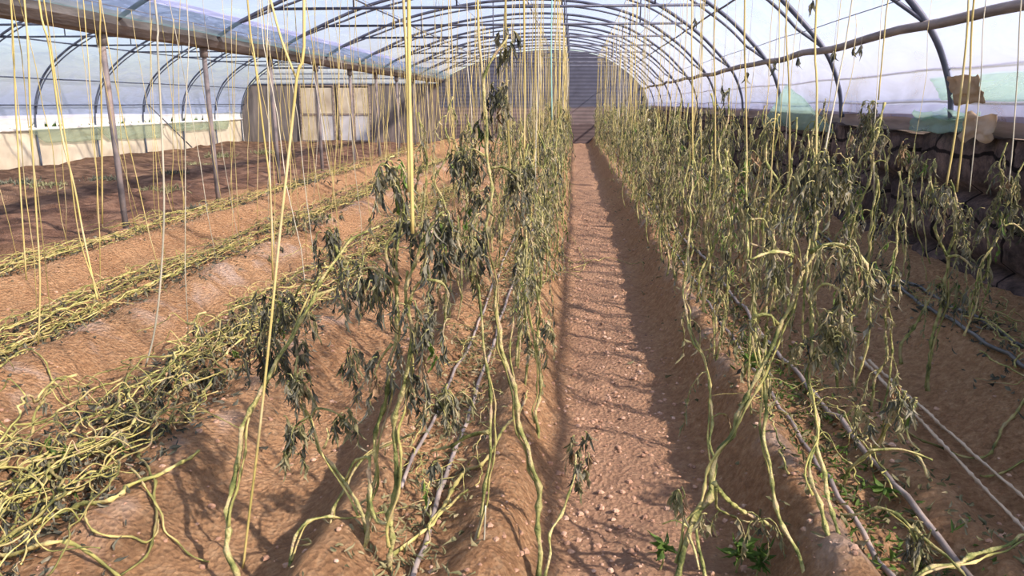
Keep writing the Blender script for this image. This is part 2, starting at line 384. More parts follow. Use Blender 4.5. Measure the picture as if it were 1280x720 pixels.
lw = MB(); lys = spaced(-4, Y_END, lambda y: .4)      # left low wall: cream sheeting
prof = [(X_LEFT - .10, -.2), (X_LEFT - .06, .2), (X_LEFT - .07, .5), (X_LEFT - .05, .8), (X_LEFT - .06, .92)]
for y in lys:
    for x, z in prof: lw.v.append(Vector((x + .05 * nz(y, z * 2, 1), y, z)))
for j in range(len(lys) - 1):
    for i in range(len(prof) - 1):
        a = j * 5 + i; lw.face([a, a + 1, a + 6, a + 5])
o = lw.build('wall_left', M['cream']); o['kind'] = 'structure'
tb = MB(); tb.tube([Vector((X_LEFT - .02, y, .95 + .02 * nz(y * .4, 0, 3))) for y in lys], .045, 6)
o = tb.build('trim_2', M['rail']); o['kind'] = 'structure'
lf = MB()                                             # white film strip hanging over the opening
for y in lys: 
    lo = 1.04 + .10 * max(0, nz(y * .25, 4, 1)) + (.0 if y > 21 else .03)
    lf.v += [Vector((X_LEFT - .08, y, lo)), Vector((X_LEFT - .05, y, 1.22))]
for j in range(len(lys) - 1): lf.face([2 * j, 2 * j + 1, 2 * j + 3, 2 * j + 2])
o = lf.build('trim_3', M['film_white']); o['kind'] = 'structure'

# end walls
def endwall(name, pts, y, th, m):
    b = MB(); n = len(pts)
    for dy in (0, th): b.v += [Vector((x, y + dy, z)) for x, z in pts]
    b.face(list(range(n))); b.face([n + i for i in range(n)][::-1])
    for i in range(n): b.face([i, (i + 1) % n, n + (i + 1) % n, n + i])
    o = b.build(name, m, smooth=False); o['kind'] = 'structure'; return o
def back_mat(name, low, mid, up, z1, z2, band):
    m, nt, out = mat(name); L = nt.links
    g = N(nt, 'ShaderNodeNewGeometry'); s = N(nt, 'ShaderNodeSeparateXYZ'); L.new(g.outputs['Position'], s.inputs[0])
    nn = N(nt, 'ShaderNodeTexNoise', Scale=3, Detail=5); L.new(g.outputs['Position'], nn.inputs['Vector'])
    a = N(nt, 'ShaderNodeMath', operation='MULTIPLY_ADD'); L.new(nn.outputs['Fac'], a.inputs[0]); a.inputs[1].default_value = .2; L.new(s.outputs[2], a.inputs[2])
    r = N(nt, 'ShaderNodeMapRange'); r.inputs[2].default_value = 4; L.new(a.outputs[0], r.inputs[0])
    c = ramp(nt, r.outputs[0], [(0, low), (z1 / 4, low), (z1 / 4 + .01, mid), (z2 / 4, mid), (z2 / 4 + .02, up)])
    w = N(nt, 'ShaderNodeTexWave', Scale=band, Distortion=.6); w.bands_direction = 'Z'; L.new(g.outputs['Position'], w.inputs['Vector'])
    wr = N(nt, 'ShaderNodeMapRange'); wr.inputs[3].default_value = .72; wr.inputs[4].default_value = 1.12; L.new(w.outputs['Fac'], wr.inputs[0])
    hs = N(nt, 'ShaderNodeHueSaturation'); L.new(c, hs.inputs['Color']); L.new(wr.outputs[0], hs.inputs['Value'])
    n6 = N(nt, 'ShaderNodeMapRange'); n6.inputs[3].default_value = .7; n6.inputs[4].default_value = 1.3; L.new(nn.outputs['Fac'], n6.inputs[0])
    h2 = N(nt, 'ShaderNodeHueSaturation'); L.new(hs.outputs[0], h2.inputs['Color']); L.new(n6.outputs[0], h2.inputs['Value'])
    b = N(nt, 'ShaderNodeBsdfPrincipled', Roughness=.9); L.new(h2.outputs[0], b.inputs['Base Color']); L.new(b.outputs[0], out.inputs[0]); return m
M['back'] = back_mat('end_wall_brick', (.11, .085, .08), (.17, .14, .13), (.075, .085, .115), .85, 1.5, 2.2)
M['back_left'] = noise_mat('end_wall_mat', [(.3, (.085, .075, .07)), (.5, (.16, .14, .125)), (.7, (.24, .20, .17))], 2.5, 5, .9, .4, 8, stretch=(3, 1, .4))
endwall('wall_back', [(X_POST, -.3)] + [(x, z) for x, z in main_p] + [(X_WALL, -.3)], Y_END, .25, M['back'])
lp = [p for p in left_p if p[1] <= 2.36 and p[0] < -10][::-1]
endwall('wall_back', [(X_POST - .001, -.3), (X_LEFT, -.3)] + lp + [(X_POST - .001, 2.36)], Y_END, .25, M['back_left'])
endwall('window_1', [(X_POST - .01, 2.36), (lp[-1][0], 2.36)] + [p for p in left_p if p[1] > 2.36][::-1], Y_END + .1, .02, M['film_white'])
tb = MB()
for z in (2.36, 2.56, 2.76, 2.98, 3.2): 
    xl = min(x for x, zz in left_p if zz >= z) ; tb.box((xl, Y_END - .03, z - .02), (X_POST - .05, Y_END + .02, z + .02))
o = tb.build('window_frame', M['steel'], smooth=False); o.parent = bpy.data.objects['window_1']
for nm, xa, xb, mm in (('door_1', -11.25, -9.85, ('cream', 'cream', 'cream', 'white_sheet')), ('door_2', -9.65, -8.35, ('cream', 'cream', 'white_sheet', 'white_sheet'))):
    d = empty(nm, ((xa + xb) / 2, Y_END - .06, 0)); d['kind'] = 'structure'
    f = MB(); cx = (xa + xb) / 2; h = (xb - xa) / 2
    for x in (-h, 0, h): f.box((x - .03, -.05, .05), (x + .03, .02, 2.32))
    for z in (.08, 1.15, 2.3): f.box((-h - .03, -.052, z - .03), (h + .03, .022, z + .03))
    f.build('door_frame', M['board'], d, smooth=False)
    for i in range(2):
        for j in range(2):
            q = MB(); x0 = -h + .03 + i * h; z0 = .11 + j * 1.08
            n = 7
            for a in range(n):
                for b_ in range(n):
                    u, v = a / (n - 1), b_ / (n - 1)
                    q.v.append(Vector((x0 + u * (h - .06), -.02 - .025 * math.sin(math.pi * u) * nz(u * 3 + i, v * 3 + j, h), z0 + v * 1.02)))
            for a in range(n - 1):
                for b_ in range(n - 1):
                    k = a * n + b_; q.face([k, k + n, k + n + 1, k + 1])
            q.build('door_panel', M[mm[i + 2 * (1 - j)]], d)

# ---------------------------------------------------------------- steel frame
ARCH_Y = [6.35 + 2.52 * n for n in range(10)]
ORD = ['nearest', 'second', 'third', 'fourth', 'fifth', 'sixth', 'seventh', 'eighth', 'ninth', 'tenth', 'eleventh', 'twelfth', 'thirteenth']
def xz(prof, y): return [Vector((x, 0, z)) for x, z in prof]
for i, y in enumerate(ARCH_Y):
    a = empty('greenhouse_arch', (0, y, 0))
    t = MB(); t.tube(xz(main_p, y), .028, 8); t.build('arch_tube', M['steel'], a)
    inner = [(x, z) for x, z in main_p if -4.9 < x < 2.66]
    t = MB(); pts = []
    for k, (x, z) in enumerate(inner):
        e = min(k, len(inner) - 1 - k) / 6.0; pts.append(Vector((x - .02 * min(1, e), .0, z - .02 - .085 * min(1.0, e))))
    t.tube(pts, .017, 6); t.build('inner_chord', M['steel'], a)
    zt = 2.93; xl = min(x for x, z in main_p if z > zt); xr = max(x for x, z in main_p if z > zt)
    t = MB(); t.tube([Vector((xl, 0, zt)), Vector((xr, 0, zt))], .02, 6); t.build('tie_bar', M['steel'], a)
    for sx in (-3.2, -1.7, -.2, 1.1):
        t = MB(); t.tube([Vector((sx, .0, zt)), Vector((sx, 0, roof_z(sx) - .02))], .013, 6); t.build('strut', M['steel'], a)
    tag(a, f'grey steel arch spanning the planted bay, {ORD[i]} of its row counted from the camera', 'arch', 'arches over the planted bay')
for i, y in enumerate(ARCH_Y + [Y_END - .1]):
    if y < 8: continue
    a = empty('greenhouse_arch', (0, y, 0)); i -= 1
    t = MB(); t.tube(xz(left_p, y), .028, 8); t.build('arch_tube', M['steel'], a)
    inner = [(x, z) for x, z in left_p if x < -6.0 and z > 1.4]; t = MB()
    t.tube([Vector((x + .03, 0, z - .09)) for x, z in inner], .016, 6); t.build('inner_chord', M['steel'], a)
    zt = 3.0; xl = min(x for x, z in left_p if z > zt); xr = max(x for x, z in left_p if z > zt)
    t = MB(); t.tube([Vector((xl, 0, zt)), Vector((xr, 0, zt))], .02, 6); t.build('tie_bar', M['steel'], a)
    for sx in (-11, -9.7, -8.2):
        t = MB(); t.tube([Vector((sx, 0, zt)), Vector((sx, 0, roof_z(sx) - .02))], .013, 6); t.build('strut', M['steel'], a)
    tag(a, f'grey steel arch of the empty bay beyond the gutter, {ORD[i]} counted from the camera', 'arch', 'arches over the empty bay')
# longitudinal rails and poles
def along(name, x, z, r, m, label, cat, y0=-3, y1=Y_END, wob=.01, step=.6, group=None):
    b = MB(); b.tube([Vector((x + wob * nz(y, x, 1), y, z + wob * 1.4 * nz(y * .8, x, 5))) for y in spaced(y0, y1, lambda q: step)], r, 7)
    return tag(b.build(name, m), label, cat, group)
along('purlin_pole', 2.66, 2.17, .038, M['wood'], 'knobbly grey wooden pole lashed under the arches above the block wall', 'pole', wob=.035, step=.35)
for x, z, w in ((-13.45, 2.2, 'middle'), (-13.7, 1.55, 'lowest'), (-12.5, 3.03, 'upper')):
    along('side_rail', x + .03, z, .018, M['steel'], f'{w} steel rail running across the arches above the low cream wall', 'rail')
for x in (1.95, -1.0, -3.6):
    along('roof_rail', x, roof_z(x) - .03, .014, M['steel'], {1.95: 'thin roof rail along the film above the path-side of the pole', -1.0: 'thin roof rail along the ridge of the planted bay', -3.6: 'thin roof rail along the film between ridge and gutter'}[x], 'rail')
for i, (x, z) in enumerate(((2.86, 1.86), (2.93, 1.62))):
    along('film_rope', x + .03, z, .007, M['rope' if i == 0 else 'wire'], ('straw coloured rope stretched along the film below the wooden pole', 'thin dark rope along the film just above the block wall')[i], 'rope', wob=.02)
# gutter
g = MB()
gp = [(-.24, .17), (-.22, .02), (-.13, -.07), (.13, -.07), (.22, .02), (.24, .17), (.21, .17), (.17, .06), (.10, -.02), (-.10, -.02), (-.17, .06), (-.21, .17)]
gy = spaced(-3, Y_END, lambda y: .5)
gut = empty('valley_gutter', (X_POST, 0, 2.47))
g.sweep(gp, [(y, .01 * nz(y, 0, 1), .018 * nz(y * .6, 0, 4)) for y in gy]); g.build('trough', M['gutter'], gut, smooth=False)
for s in (1, -1):
    t = MB(); n = 6
    for y in gy:
        for k in range(n):
            u = k / (n - 1); x = .22 + (.42 if s > 0 else .2) * u; zz = roof_z(X_POST + x * s) - 2.47 - .05
            t.v.append(Vector((x * s, y, max(.12, zz) - .06 * math.sin(math.pi * u) * (1 + .8 * nz(y * 1.3, u, s)))))
    for j in range(len(gy) - 1):
        for k in range(n - 1):
            a = j * n + k; t.face([a, a + 1, a + 1 + n, a + n])
    t.build('gutter_netting', M['teal_film'], gut)
tag(gut, 'grey roof gutter with teal netting between the two greenhouse bays', 'gutter')
for i, y in enumerate(ARCH_Y[1:]):
    p = empty('support_post', (X_POST, y, 0))
    z0 = gz(X_POST, y)
    b = MB(); b.tube([Vector((.02, 0, z0 - .1)), Vector((.01, 0, 1.2)), Vector((0, 0, 2.41))], .036, 10); b.build('post_tube', M['post'], p)
    b = MB(); b.tube([Vector((0, 0, 2.26)), Vector((0, 0, 2.40))], .06, 10); b.build('post_collar', M['post'], p)
    b = MB(); q = []
    for k in range(9): q.append(Vector((.09 * math.cos(k * .7) * (1 if k % 2 else .8), .09 * math.sin(k * .7), z0 + .02)))
    b.tube([Vector((.02, 0, z0 - .06)), Vector((.02, 0, z0 + .03)), Vector((.02, 0, z0 + .07))], .11, 9, rad=[.12, .11, .05]); b.build('post_footing', M['clod'], p)
    tag(p, f'grey steel post under the gutter, {ORD[i]} of its row counted from the camera', 'post', 'posts under the gutter')
# small brace on the low wall
b = MB(); b.tube([Vector((X_LEFT + .05, 24.3, 1.55)), Vector((X_LEFT + .5, 26.0, .1))], .02, 6)
tag(b.build('wall_brace', M['steel']), 'thin diagonal steel brace leaning by the low cream wall', 'brace')
# nets and cloths
def cloth(name, m, pts, label, cat, nu=10, nv=8, amp=.03, sd=1):
    q = [Vector(p) for p in pts]; b = MB()
    for i in range(nu + 1):
        for j in range(nv + 1):
            u, v = i / nu, j / nv
            p = q[0].lerp(q[1], u).lerp(q[3].lerp(q[2], u), v)
            p = p + Vector((amp * nz(u * 4, v * 4, sd), amp * .5 * nz(u * 5, v * 5, sd + 3), amp * nz(u * 3, v * 3, sd + 7)))
            b.v.append(p)
    for i in range(nu):
        for j in range(nv):
            a = i * (nv + 1) + j; b.face([a, a + nv + 1, a + nv + 2, a + 1])
    o = b.build(name, m); md = o.modifiers.new('thickness', 'SOLIDIFY'); md.thickness = .004
    return tag(o, label, cat)
cloth('shade_net', M['net'], [(2.90, 7.0, 1.38), (2.90, 5.9, 1.38), (2.93, 5.9, 1.54), (2.93, 7.0, 1.55)], 'scrunched green net lying on the block wall by the first arch', 'net', amp=.07)
cloth('shade_net', M['net'], [(2.93, 12.5, 1.25), (2.90, 8.9, 1.27), (2.90, 9.3, 1.42), (2.88, 11.0, 1.86)], 'triangle of green net tucked behind the arch further down the block wall', 'net', amp=.03, sd=4)
cloth('shade_net', M['net'], [(2.92, 6.5, 1.62), (2.92, 4.6, 1.62), (2.90, 4.6, 1.80), (2.90, 6.7, 1.80)], 'sheer pale green net stretched against the film beside the first arch', 'net', amp=.02, sd=6)
cloth('cloth_rag', M['tan_cloth'], [(2.88, 6.05, 1.34), (2.88, 5.6, 1.34), (2.90, 5.6, 1.52), (2.90, 6.05, 1.52)], 'tan cloth rag folded over the block wall', 'cloth', amp=.04, sd=2)
cloth('cloth_rag', M['tan_cloth'], [(2.88, 6.2, 1.60), (2.88, 5.75, 1.60), (2.85, 5.85, 1.80), (2.84, 6.28, 1.80)], 'tan cloth hanging against the film beside the first arch', 'cloth', amp=.04, sd=9)
for k, (y0, y1, dz) in enumerate(((19.2, 21.6, .36), (22.0, 25.0, .42), (26, 30, .3))):
    cloth('shade_net', M['net_pale'], [(X_LEFT + .03, y0, .92 - dz * .9), (X_LEFT + .03, y1, .90 - dz), (X_LEFT + .04, y1 + .2, .93), (X_LEFT + .04, y0 - .6, .93)], ('pale green net sagging from the rail of the low cream wall, nearest of three', 'pale green net on the low cream wall, middle of three', 'pale green net on the low cream wall near the end wall')[k], 'net', amp=.05, sd=20 + k)
hb = MB()                                            # dark growth outside the opening
for i in range(80):
    y = rng.uniform(16, 31); hb.blade(Vector((X_LEFT - rng.uniform(1.2, 1.8), y, -.3)), Vector((0, rng.uniform(-.3, .3), 1)), rng.uniform(1.2, 1.5), rng.uniform(.1, .25), rng)
tag(hb.build('outside_weeds', M['hedge']), 'dark green growth outside, seen over the low cream wall', 'weeds', kind='stuff')

# ---------------------------------------------------------------- drip pipes
def pipe_on(xs_, y0, y1, r, m, label, lift=.0, group=None, name='drip_pipe'):
    b = MB(); pts = []
    for y in spaced(y0, y1, lambda q: .12 if q < 8 else .5):
        x = xs_ + .035 * nz(y * .5, xs_, 1) + .012 * nz(y * 2.0, xs_, 4)
        pts.append(Vector((x, y, max(gz(x, y), gz(x - .03, y), gz(x + .03, y)) + r * .7 + lift)))
    b.tube(pts, r, 8); return tag(b.build(name, m), label, 'pipe', group)
pipe_on(1.00, 1.2, 26, .010, M['pipe'], 'grey drip pipe in the shaded bed, the one closer to the path')
pipe_on(1.23, 1.2, 26, .012, M['pipe'], 'grey drip pipe in the shaded bed, the one closer to the block wall')
pipe_on(-.48, 1.2, 26, .010, M['pipe'], 'pale grey drip pipe in the sunlit bed, the one closer to the path')
pipe_on(-.62, 2.6, 26, .008, M['pipe'], 'thin grey drip pipe in the sunlit bed, the one farther from the path')
pipe_on(2.36, 2.5, 26, .012, M['pipe_black'], 'dark drip pipe on the ground below the block wall, path side')
pipe_on(2.50, 2.5, 26, .012, M['pipe_black'], 'dark drip pipe on the ground closest to the block wall')

# ---------------------------------------------------------------- soil clods
cl = MB(); rng = random.Random(21)
def clod(b, p, s):
    base = len(b.v); k = rng.random() * 6
    for (z, r) in ((-.3, .7), (.15, 1.0), (.6, .62)):
        for i in range(6):
            a = i * math.pi / 3 + k; rr = s * r * rng.uniform(.7, 1.25)
            b.v.append(p + Vector((rr * math.cos(a), rr * math.sin(a), z * s)))
    b.v.append(p + Vector((0, 0, s * .75)))
    for l in range(2):
        for i in range(6):
            a = base + l * 6 + i; c = base + l * 6 + (i + 1) % 6; b.face([a, c, c + 6, a + 6])
    for i in range(6): b.face([base + 12 + i, base + 12 + (i + 1) % 6, base + 18])
for i in range(9000):
    y = 1.4 + 11 * rng.random() ** 1.8; u = rng.random()
    x = rng.gauss(.25, .3) if u < .45 else rng.uniform(-5.2, 2.7)
    s = .0032 + .014 * rng.random() ** 4.5 + (.0 if x > -1 else .004 * rng.random())
    clod(cl, Vector((x, y, gz(x, y))), s)
tag(cl.build('soil_clods', M['clod'], smooth=False), 'small loose clods and grit scattered over the dry soil', 'soil clods', kind='stuff')

# ---------------------------------------------------------------- vines
def kinked(pts, rng, step=.055, amp=.008):
    """resample a polyline to nodes and kink it like a vine stem"""
    c = catmull(pts, 8); out = [c[0]]; acc = 0
    for a, b in zip(c, c[1:]):
        acc += (b - a).length
        if acc >= step: out.append(b); acc = 0
    if (out[-1] - c[-1]).length > step * .4: out.append(c[-1])
    for i in range(1, len(out) - 1):
        out[i] = out[i] + Vector((rng.uniform(-amp, amp), rng.uniform(-amp, amp), rng.uniform(-amp, amp) * .5))
    return out
def stem(mb, pts, r0, r1, rng, n=7, step=.055, amp=.008, m=0):
    p = kinked(pts, rng, step, amp); q = catmull(p, 3); Nn = len(q)
    rad = [(r0 + (r1 - r0) * i / (Nn - 1)) * (1.22 if i % 3 == 0 else .82) * (1 + .16 * math.sin(i * 1.7)) for i in range(Nn)]
    mb.tube(q, r0, n, m, rad=rad, ridge=.16 if n >= 6 else 0, twist=.12); return q
# leaf materials on one foliage mesh: 0 petiole, 1 dark, 2 pale, 3 green, 4 brown
LEAFM = None
def leaf(mb, p, az, L, rng, k=9, dark=.6, pr=.003, lw=1.0, green=.03, brown=.06, seg=4, droop=None, up=None):
    h = Vector((math.cos(az), math.sin(az), 0)); dr = droop or rng.uniform(1.0, 1.9); up = rng.uniform(.1, .6) if up is None else up
    pts = []
    for i in range(6):
        s = i / 5; pts.append(p + h * (L * .5 * math.sin(s * 1.45)) + Vector((0, 0, L * (up * s - dr * s * s))) + Vector((rng.uniform(-1, 1), rng.uniform(-1, 1), 0)) * (.012 * s))
    mb.tube(pts, pr, 4, 0, r1=pr * .4)
    base_m = 3 if rng.random() < green else (4 if rng.random() < brown else (1 if rng.random() < dark else 2))
    for i in range(k):
        s = .30 + .70 * (i + rng.random()) / k; f = s * 5; a = min(4, int(f)); q = pts[a].lerp(pts[a + 1], f - a)
        d = Vector((rng.gauss(0, .18), rng.gauss(0, .18), -1.0)) + h * .05
        mm = base_m if rng.random() < .75 else (1 if rng.random() < dark else 2)
        mb.blade(q, d, rng.uniform(.02, .065) * lw, rng.uniform(.0026, .0066) * lw, rng, mm, seg)
def foliage_along(mb, q, rng, t0, t1, n, L=(.08, .2), k=9, **kw):
    for i in range(n):
        t = t0 + (t1 - t0) * (i + rng.random()) / n; p = q[min(len(q) - 1, int(t * (len(q) - 1)))]
        leaf(mb, p, rng.uniform(0, 2 * math.pi), rng.uniform(*L), rng, k, **kw)
LEAFMATS = [M['stem'], M['leaf'], M['leaf_pale'], M['leaf_green'], M['leaf_brown']]

def part(mb, name, mats, root):
    if not mb.v: return None
    for i, v in enumerate(mb.v): mb.v[i] = v - root.location
    o = mb.build(name, mats, root); kids.setdefault(root.name, []).append(o); return o

def px_path(pts, Y0=None, Y1=None):
    """pixel trace of a stem -> points standing at distance Y0 (base) to Y1 (tip)"""
    if Y0 is None: Y0 = on_ground(*pts[0]).y
    Y1 = Y0 if Y1 is None else Y1
    L = [0]
    for a, b in zip(pts, pts[1:]): L.append(L[-1] + math.hypot(a[0] - b[0], a[1] - b[1]))
    return [P(x, y, Y0 + (Y1 - Y0) * l / L[-1]) for (x, y), l in zip(pts, L)]

def traced(label, main, r, branches=(), leaves=(), tips=(), Y0=None, Y1=None, seed=1, sparse=0, dark=.6, name='tomato_vine', group=None, lk={}):
    """main: pixel trace; branches: (trace, r0, dY0, dY1); leaves: (px, py, dY, n, L, dark)"""
    rng = random.Random(seed); w = px_path(main, Y0, Y1); b0 = w[0]
    root = empty(name, (b0.x, b0.y, b0.z)); s = MB()
    if b0.z - gz(b0.x, b0.y) < .1: w = [b0 - Vector((0, 0, .04))] + w
    q = stem(s, w, r * .82, r * .36, rng, 8, .065, .010); f = MB()
    part(s, 'stem', M['stem'], root)
    if r >= .008 and len(w) > 5:                       # a thinner shoot twining round the main stem
        a0 = rng.randrange(0, len(q) // 4 + 1); a1 = rng.randrange(2 * len(q) // 3, len(q)); ph = rng.uniform(0, 6); tw = []
        for i in range(a0, a1, 3):
            an = ph + i * .11; tw.append(q[i] + Vector((math.cos(an), math.sin(an), 0)) * (r * 1.5))
        if len(tw) > 3:
            s3 = MB(); stem(s3, tw, r * .42, r * .25, rng, 6, .06, .006); part(s3, 'side_shoot', M['vine_dry'], root)
    for tr, rr, a, b in branches:
        s2 = MB(); q2 = stem(s2, px_path(tr, a, b), rr, rr * .5, rng, 6, .05, .005); part(s2, 'side_branch', M['stem'], root)
        if sparse: foliage_along(f, q2, rng, .2, 1, max(2, sparse // 2), dark=dark, **lk)
    for (px, py, y, n, L, dk) in leaves:
        c = P(px, py, y)
        for i in range(n):
            leaf(f, c + Vector((rng.gauss(0, .018), rng.gauss(0, .03), rng.gauss(0, .03))), rng.uniform(0, 6.28), L * rng.uniform(.45, .95), rng, 10, dark=dk, pr=.0025, **lk)
    if sparse: foliage_along(f, q, rng, .25, 1, sparse, dark=dark, **lk)
    part(f, 'withered_leaves', LEAFMATS, root)
    return tag(root, label, 'vine', group)

# --- the vines in front, traced one by one
traced('thick green vine stem tied to a yellow twine bundle, dark leaves at its bent tip', [(489, 735), (489, 690), (490, 640), (495, 600), (492, 560), (495, 520), (507, 485), (513, 440), (512, 405), (510, 378), (513, 345), (522, 310), (537, 285), (552, 266)], .0135,
       branches=[([(511, 380), (522, 352), (545, 352), (560, 360), (556, 400)], .006, 2.25, 2.2), ([(490, 655), (470, 648), (460, 600), (462, 572), (447, 575), (430, 604)], .009, 2.15, 2.3)],
       leaves=[(548, 268, 2.3, 9, .16, .9), (556, 272, 2.3, 7, .15, .8), (549, 310, 2.3, 5, .12, 1), (520, 388, 2.2, 5, .10, .9), (525, 425, 2.2, 5, .10, .9), (518, 468, 2.2, 4, .08, .9), (547, 355, 2.25, 3, .1, .9), (546, 385, 2.25, 3, .08, .8), (552, 400, 2.2, 4, .1, .9)], Y0=2.13, Y1=2.3, seed=1)
traced('slim green vine just beside the thick stem, dark leaves hanging in clusters', [(452, 735), (457, 690), (460, 640), (466, 600), (472, 545), (482, 500), (489, 440), (492, 400), (493, 370), (497, 340), (499, 300), (502, 262), (497, 225), (495, 205)], .0105,
       branches=[([(497, 345), (480, 318), (490, 300), (495, 290)], .007, 2.3, 2.3), ([(498, 355), (470, 335), (455, 335), (440, 345)], .006, 2.3, 2.4), ([(490, 430), (470, 455), (462, 490)], .005, 2.25, 2.25)],
       leaves=[(450, 332, 2.4, 9, .14, .95), (462, 335, 2.4, 8, .16, .9), (474, 340, 2.35, 7, .15, .9), (438, 345, 2.4, 6, .12, .9), (505, 280, 2.35, 5, .1, .9), (490, 225, 2.4, 7, .14, .7), (500, 215, 2.4, 7, .13, .7), (484, 210, 2.4, 5, .12, .8), (482, 440, 2.25, 6, .1, .9), (463, 478, 2.25, 3, .09, 1), (510, 470, 2.3, 5, .1, .8), (545, 500, 2.35, 6, .1, .7), (535, 580, 2.2, 3, .1, .8)], Y0=2.16, Y1=2.4, seed=2)
traced('tall green vine rising above the others beside the path, withered hooked top', [(675, 735), (675, 690), (675, 635), (667, 585), (652, 535), (645, 490), (625, 440), (622, 398), (616, 347), (602, 300), (612, 258), (610, 215), (606, 165), (606, 115), (612, 80), (627, 56), (634, 45)], .0115,
       branches=[([(606, 195), (592, 186), (580, 190)], .005, 2.9, 2.9), ([(611, 211), (630, 209), (640, 216), (652, 226)], .006, 2.9, 2.9), ([(607, 236), (598, 236), (592, 245)], .005, 2.85, 2.85), ([(600, 297), (580, 296), (570, 300)], .005, 2.75, 2.75)],
       leaves=[(634, 46, 3, 3, .06, 1), (625, 60, 3, 3, .06, .9), (628, 110, 3.0, 5, .10, .8), (634, 118, 3, 4, .08, .7), (585, 190, 2.95, 8, .12, .7), (578, 195, 2.95, 8, .12, .7), (592, 192, 2.95, 6, .12, .6), (645, 214, 2.9, 5, .1, .5), (640, 212, 2.9, 4, .09, .5), (595, 245, 2.85, 6, .1, .6), (575, 302, 2.75, 6, .1, .8), (600, 150, 2.95, 3, .08, .8), (612, 130, 3, 3, .08, .9)], Y0=2.16, Y1=3.0, seed=3)
traced('bare green vine stem with a long pale cord at its foot beside the sunlit pipes', [(590, 735), (592, 690), (597, 655), (607, 630), (610, 560), (612, 510), (605, 435), (599, 398), (594, 335), (591, 297), (596, 262)], .0085,
       leaves=[(592, 300, 2.6, 6, .1, .5), (596, 330, 2.6, 4, .1, .6), (600, 265, 2.6, 5, .1, .6), (556, 488, 2.4, 6, .1, .6), (563, 500, 2.4, 6, .1, .6)], branches=[([(611, 540), (585, 545), (565, 558), (535, 565)], .008, 2.3, 2.4)], Y0=2.16, Y1=2.65, seed=4)
traced('short upturned shoot with a shrivelled tip standing alone at the path edge', [(680, 735), (681, 710), (687, 685), (693, 660), (700, 645), (709, 622), (715, 605), (719, 585), (720, 562)], .0075,
       leaves=[(720, 562, 2.35, 3, .04, .4), (717, 575, 2.35, 3, .04, .5), (730, 572, 2.35, 3, .05, .6), (722, 590, 2.35, 2, .04, .5)], branches=[([(717, 592), (728, 588), (732, 570)], .004, 2.35, 2.35)], Y0=2.16, Y1=2.35, seed=5)
traced('green vine at the inner path edge with a white hooked foot', [(672, 545), (670, 520), (675, 490), (670, 435), (662, 408), (658, 365), (657, 330), (658, 297), (655, 250), (655, 211), (660, 180)], .010,
       leaves=[(658, 300, 3.2, 8, .14, .5), (656, 260, 3.3, 9, .14, .6), (660, 340, 3.2, 6, .12, .5), (652, 220, 3.3, 8, .14, .7), (664, 200, 3.4, 8, .14, .7), (672, 420, 3.1, 3, .08, .3), (680, 405, 3.1, 4, .1, .3)], sparse=8, dark=.5, Y1=3.5, seed=6)
traced('big vine stem leaning in from the sunlit furrow and branching at knee height', [(301, 722), (285, 684), (289, 662), (285, 626), (296, 593), (300, 565), (303, 539), (318, 507), (328, 482), (343, 460), (352, 445), (370, 410), (393, 367), (405, 345), (417, 329), (428, 318), (441, 298), (474, 283)], .0125,
       branches=[([(424, 322), (420, 305), (415, 295)], .008, 2.75, 2.75), ([(428, 330), (440, 330), (447, 337)], .006, 2.75, 2.7), ([(415, 335), (398, 352), (380, 352), (370, 370)], .008, 2.7, 2.8), ([(393, 370), (420, 360), (440, 362), (470, 385)], .007, 2.7, 2.9)],
       leaves=[(410, 292, 2.75, 6, .1, 1), (402, 290, 2.75, 5, .1, 1), (330, 385, 2.8, 8, .14, .8), (345, 395, 2.7, 8, .14, .7), (365, 385, 2.7, 8, .14, .7), (338, 425, 2.7, 8, .12, .8), (325, 440, 2.7, 6, .12, .8), (375, 430, 2.6, 5, .1, .6), (360, 455, 2.6, 5, .1, .5), (437, 430, 2.6, 4, .1, .8)], Y0=2.17, Y1=2.8, seed=7)
traced('knotty low vine curling over the furrow with pale leaf tufts', [(462, 690), (455, 648), (446, 632), (436, 615), (430, 601), (415, 579), (400, 557), (386, 521), (372, 492), (368, 462), (372, 445)], .010,
       branches=[([(388, 522), (392, 512), (415, 515), (430, 522)], .005, 2.35, 2.3), ([(386, 521), (370, 532), (365, 548)], .005, 2.35, 2.3), ([(405, 560), (412, 545), (408, 535)], .005, 2.3, 2.3)],
       leaves=[(434, 516, 2.3, 6, .08, .15), (366, 530, 2.3, 6, .08, .5), (372, 560, 2.3, 4, .07, .4), (385, 545, 2.3, 4, .08, .3), (368, 465, 2.4, 7, .1, .5), (385, 468, 2.4, 6, .09, .5), (440, 440, 2.4, 4, .08, .7)], Y0=2.2, Y1=2.5, seed=8)
traced('pale bare runner arching up from the furrow beside the knotty low vine', [(365, 735), (362, 700), (366, 672), (382, 651), (415, 646), (455, 646), (480, 640)], .0085, Y0=2.14, Y1=2.3, seed=9)
traced('pale side vine looping over the bed edge to the thick stem', [(408, 735), (412, 690), (413, 655), (425, 620), (440, 590), (452, 574), (475, 560), (520, 540)], .008, Y0=2.15, Y1=2.45, seed=10)
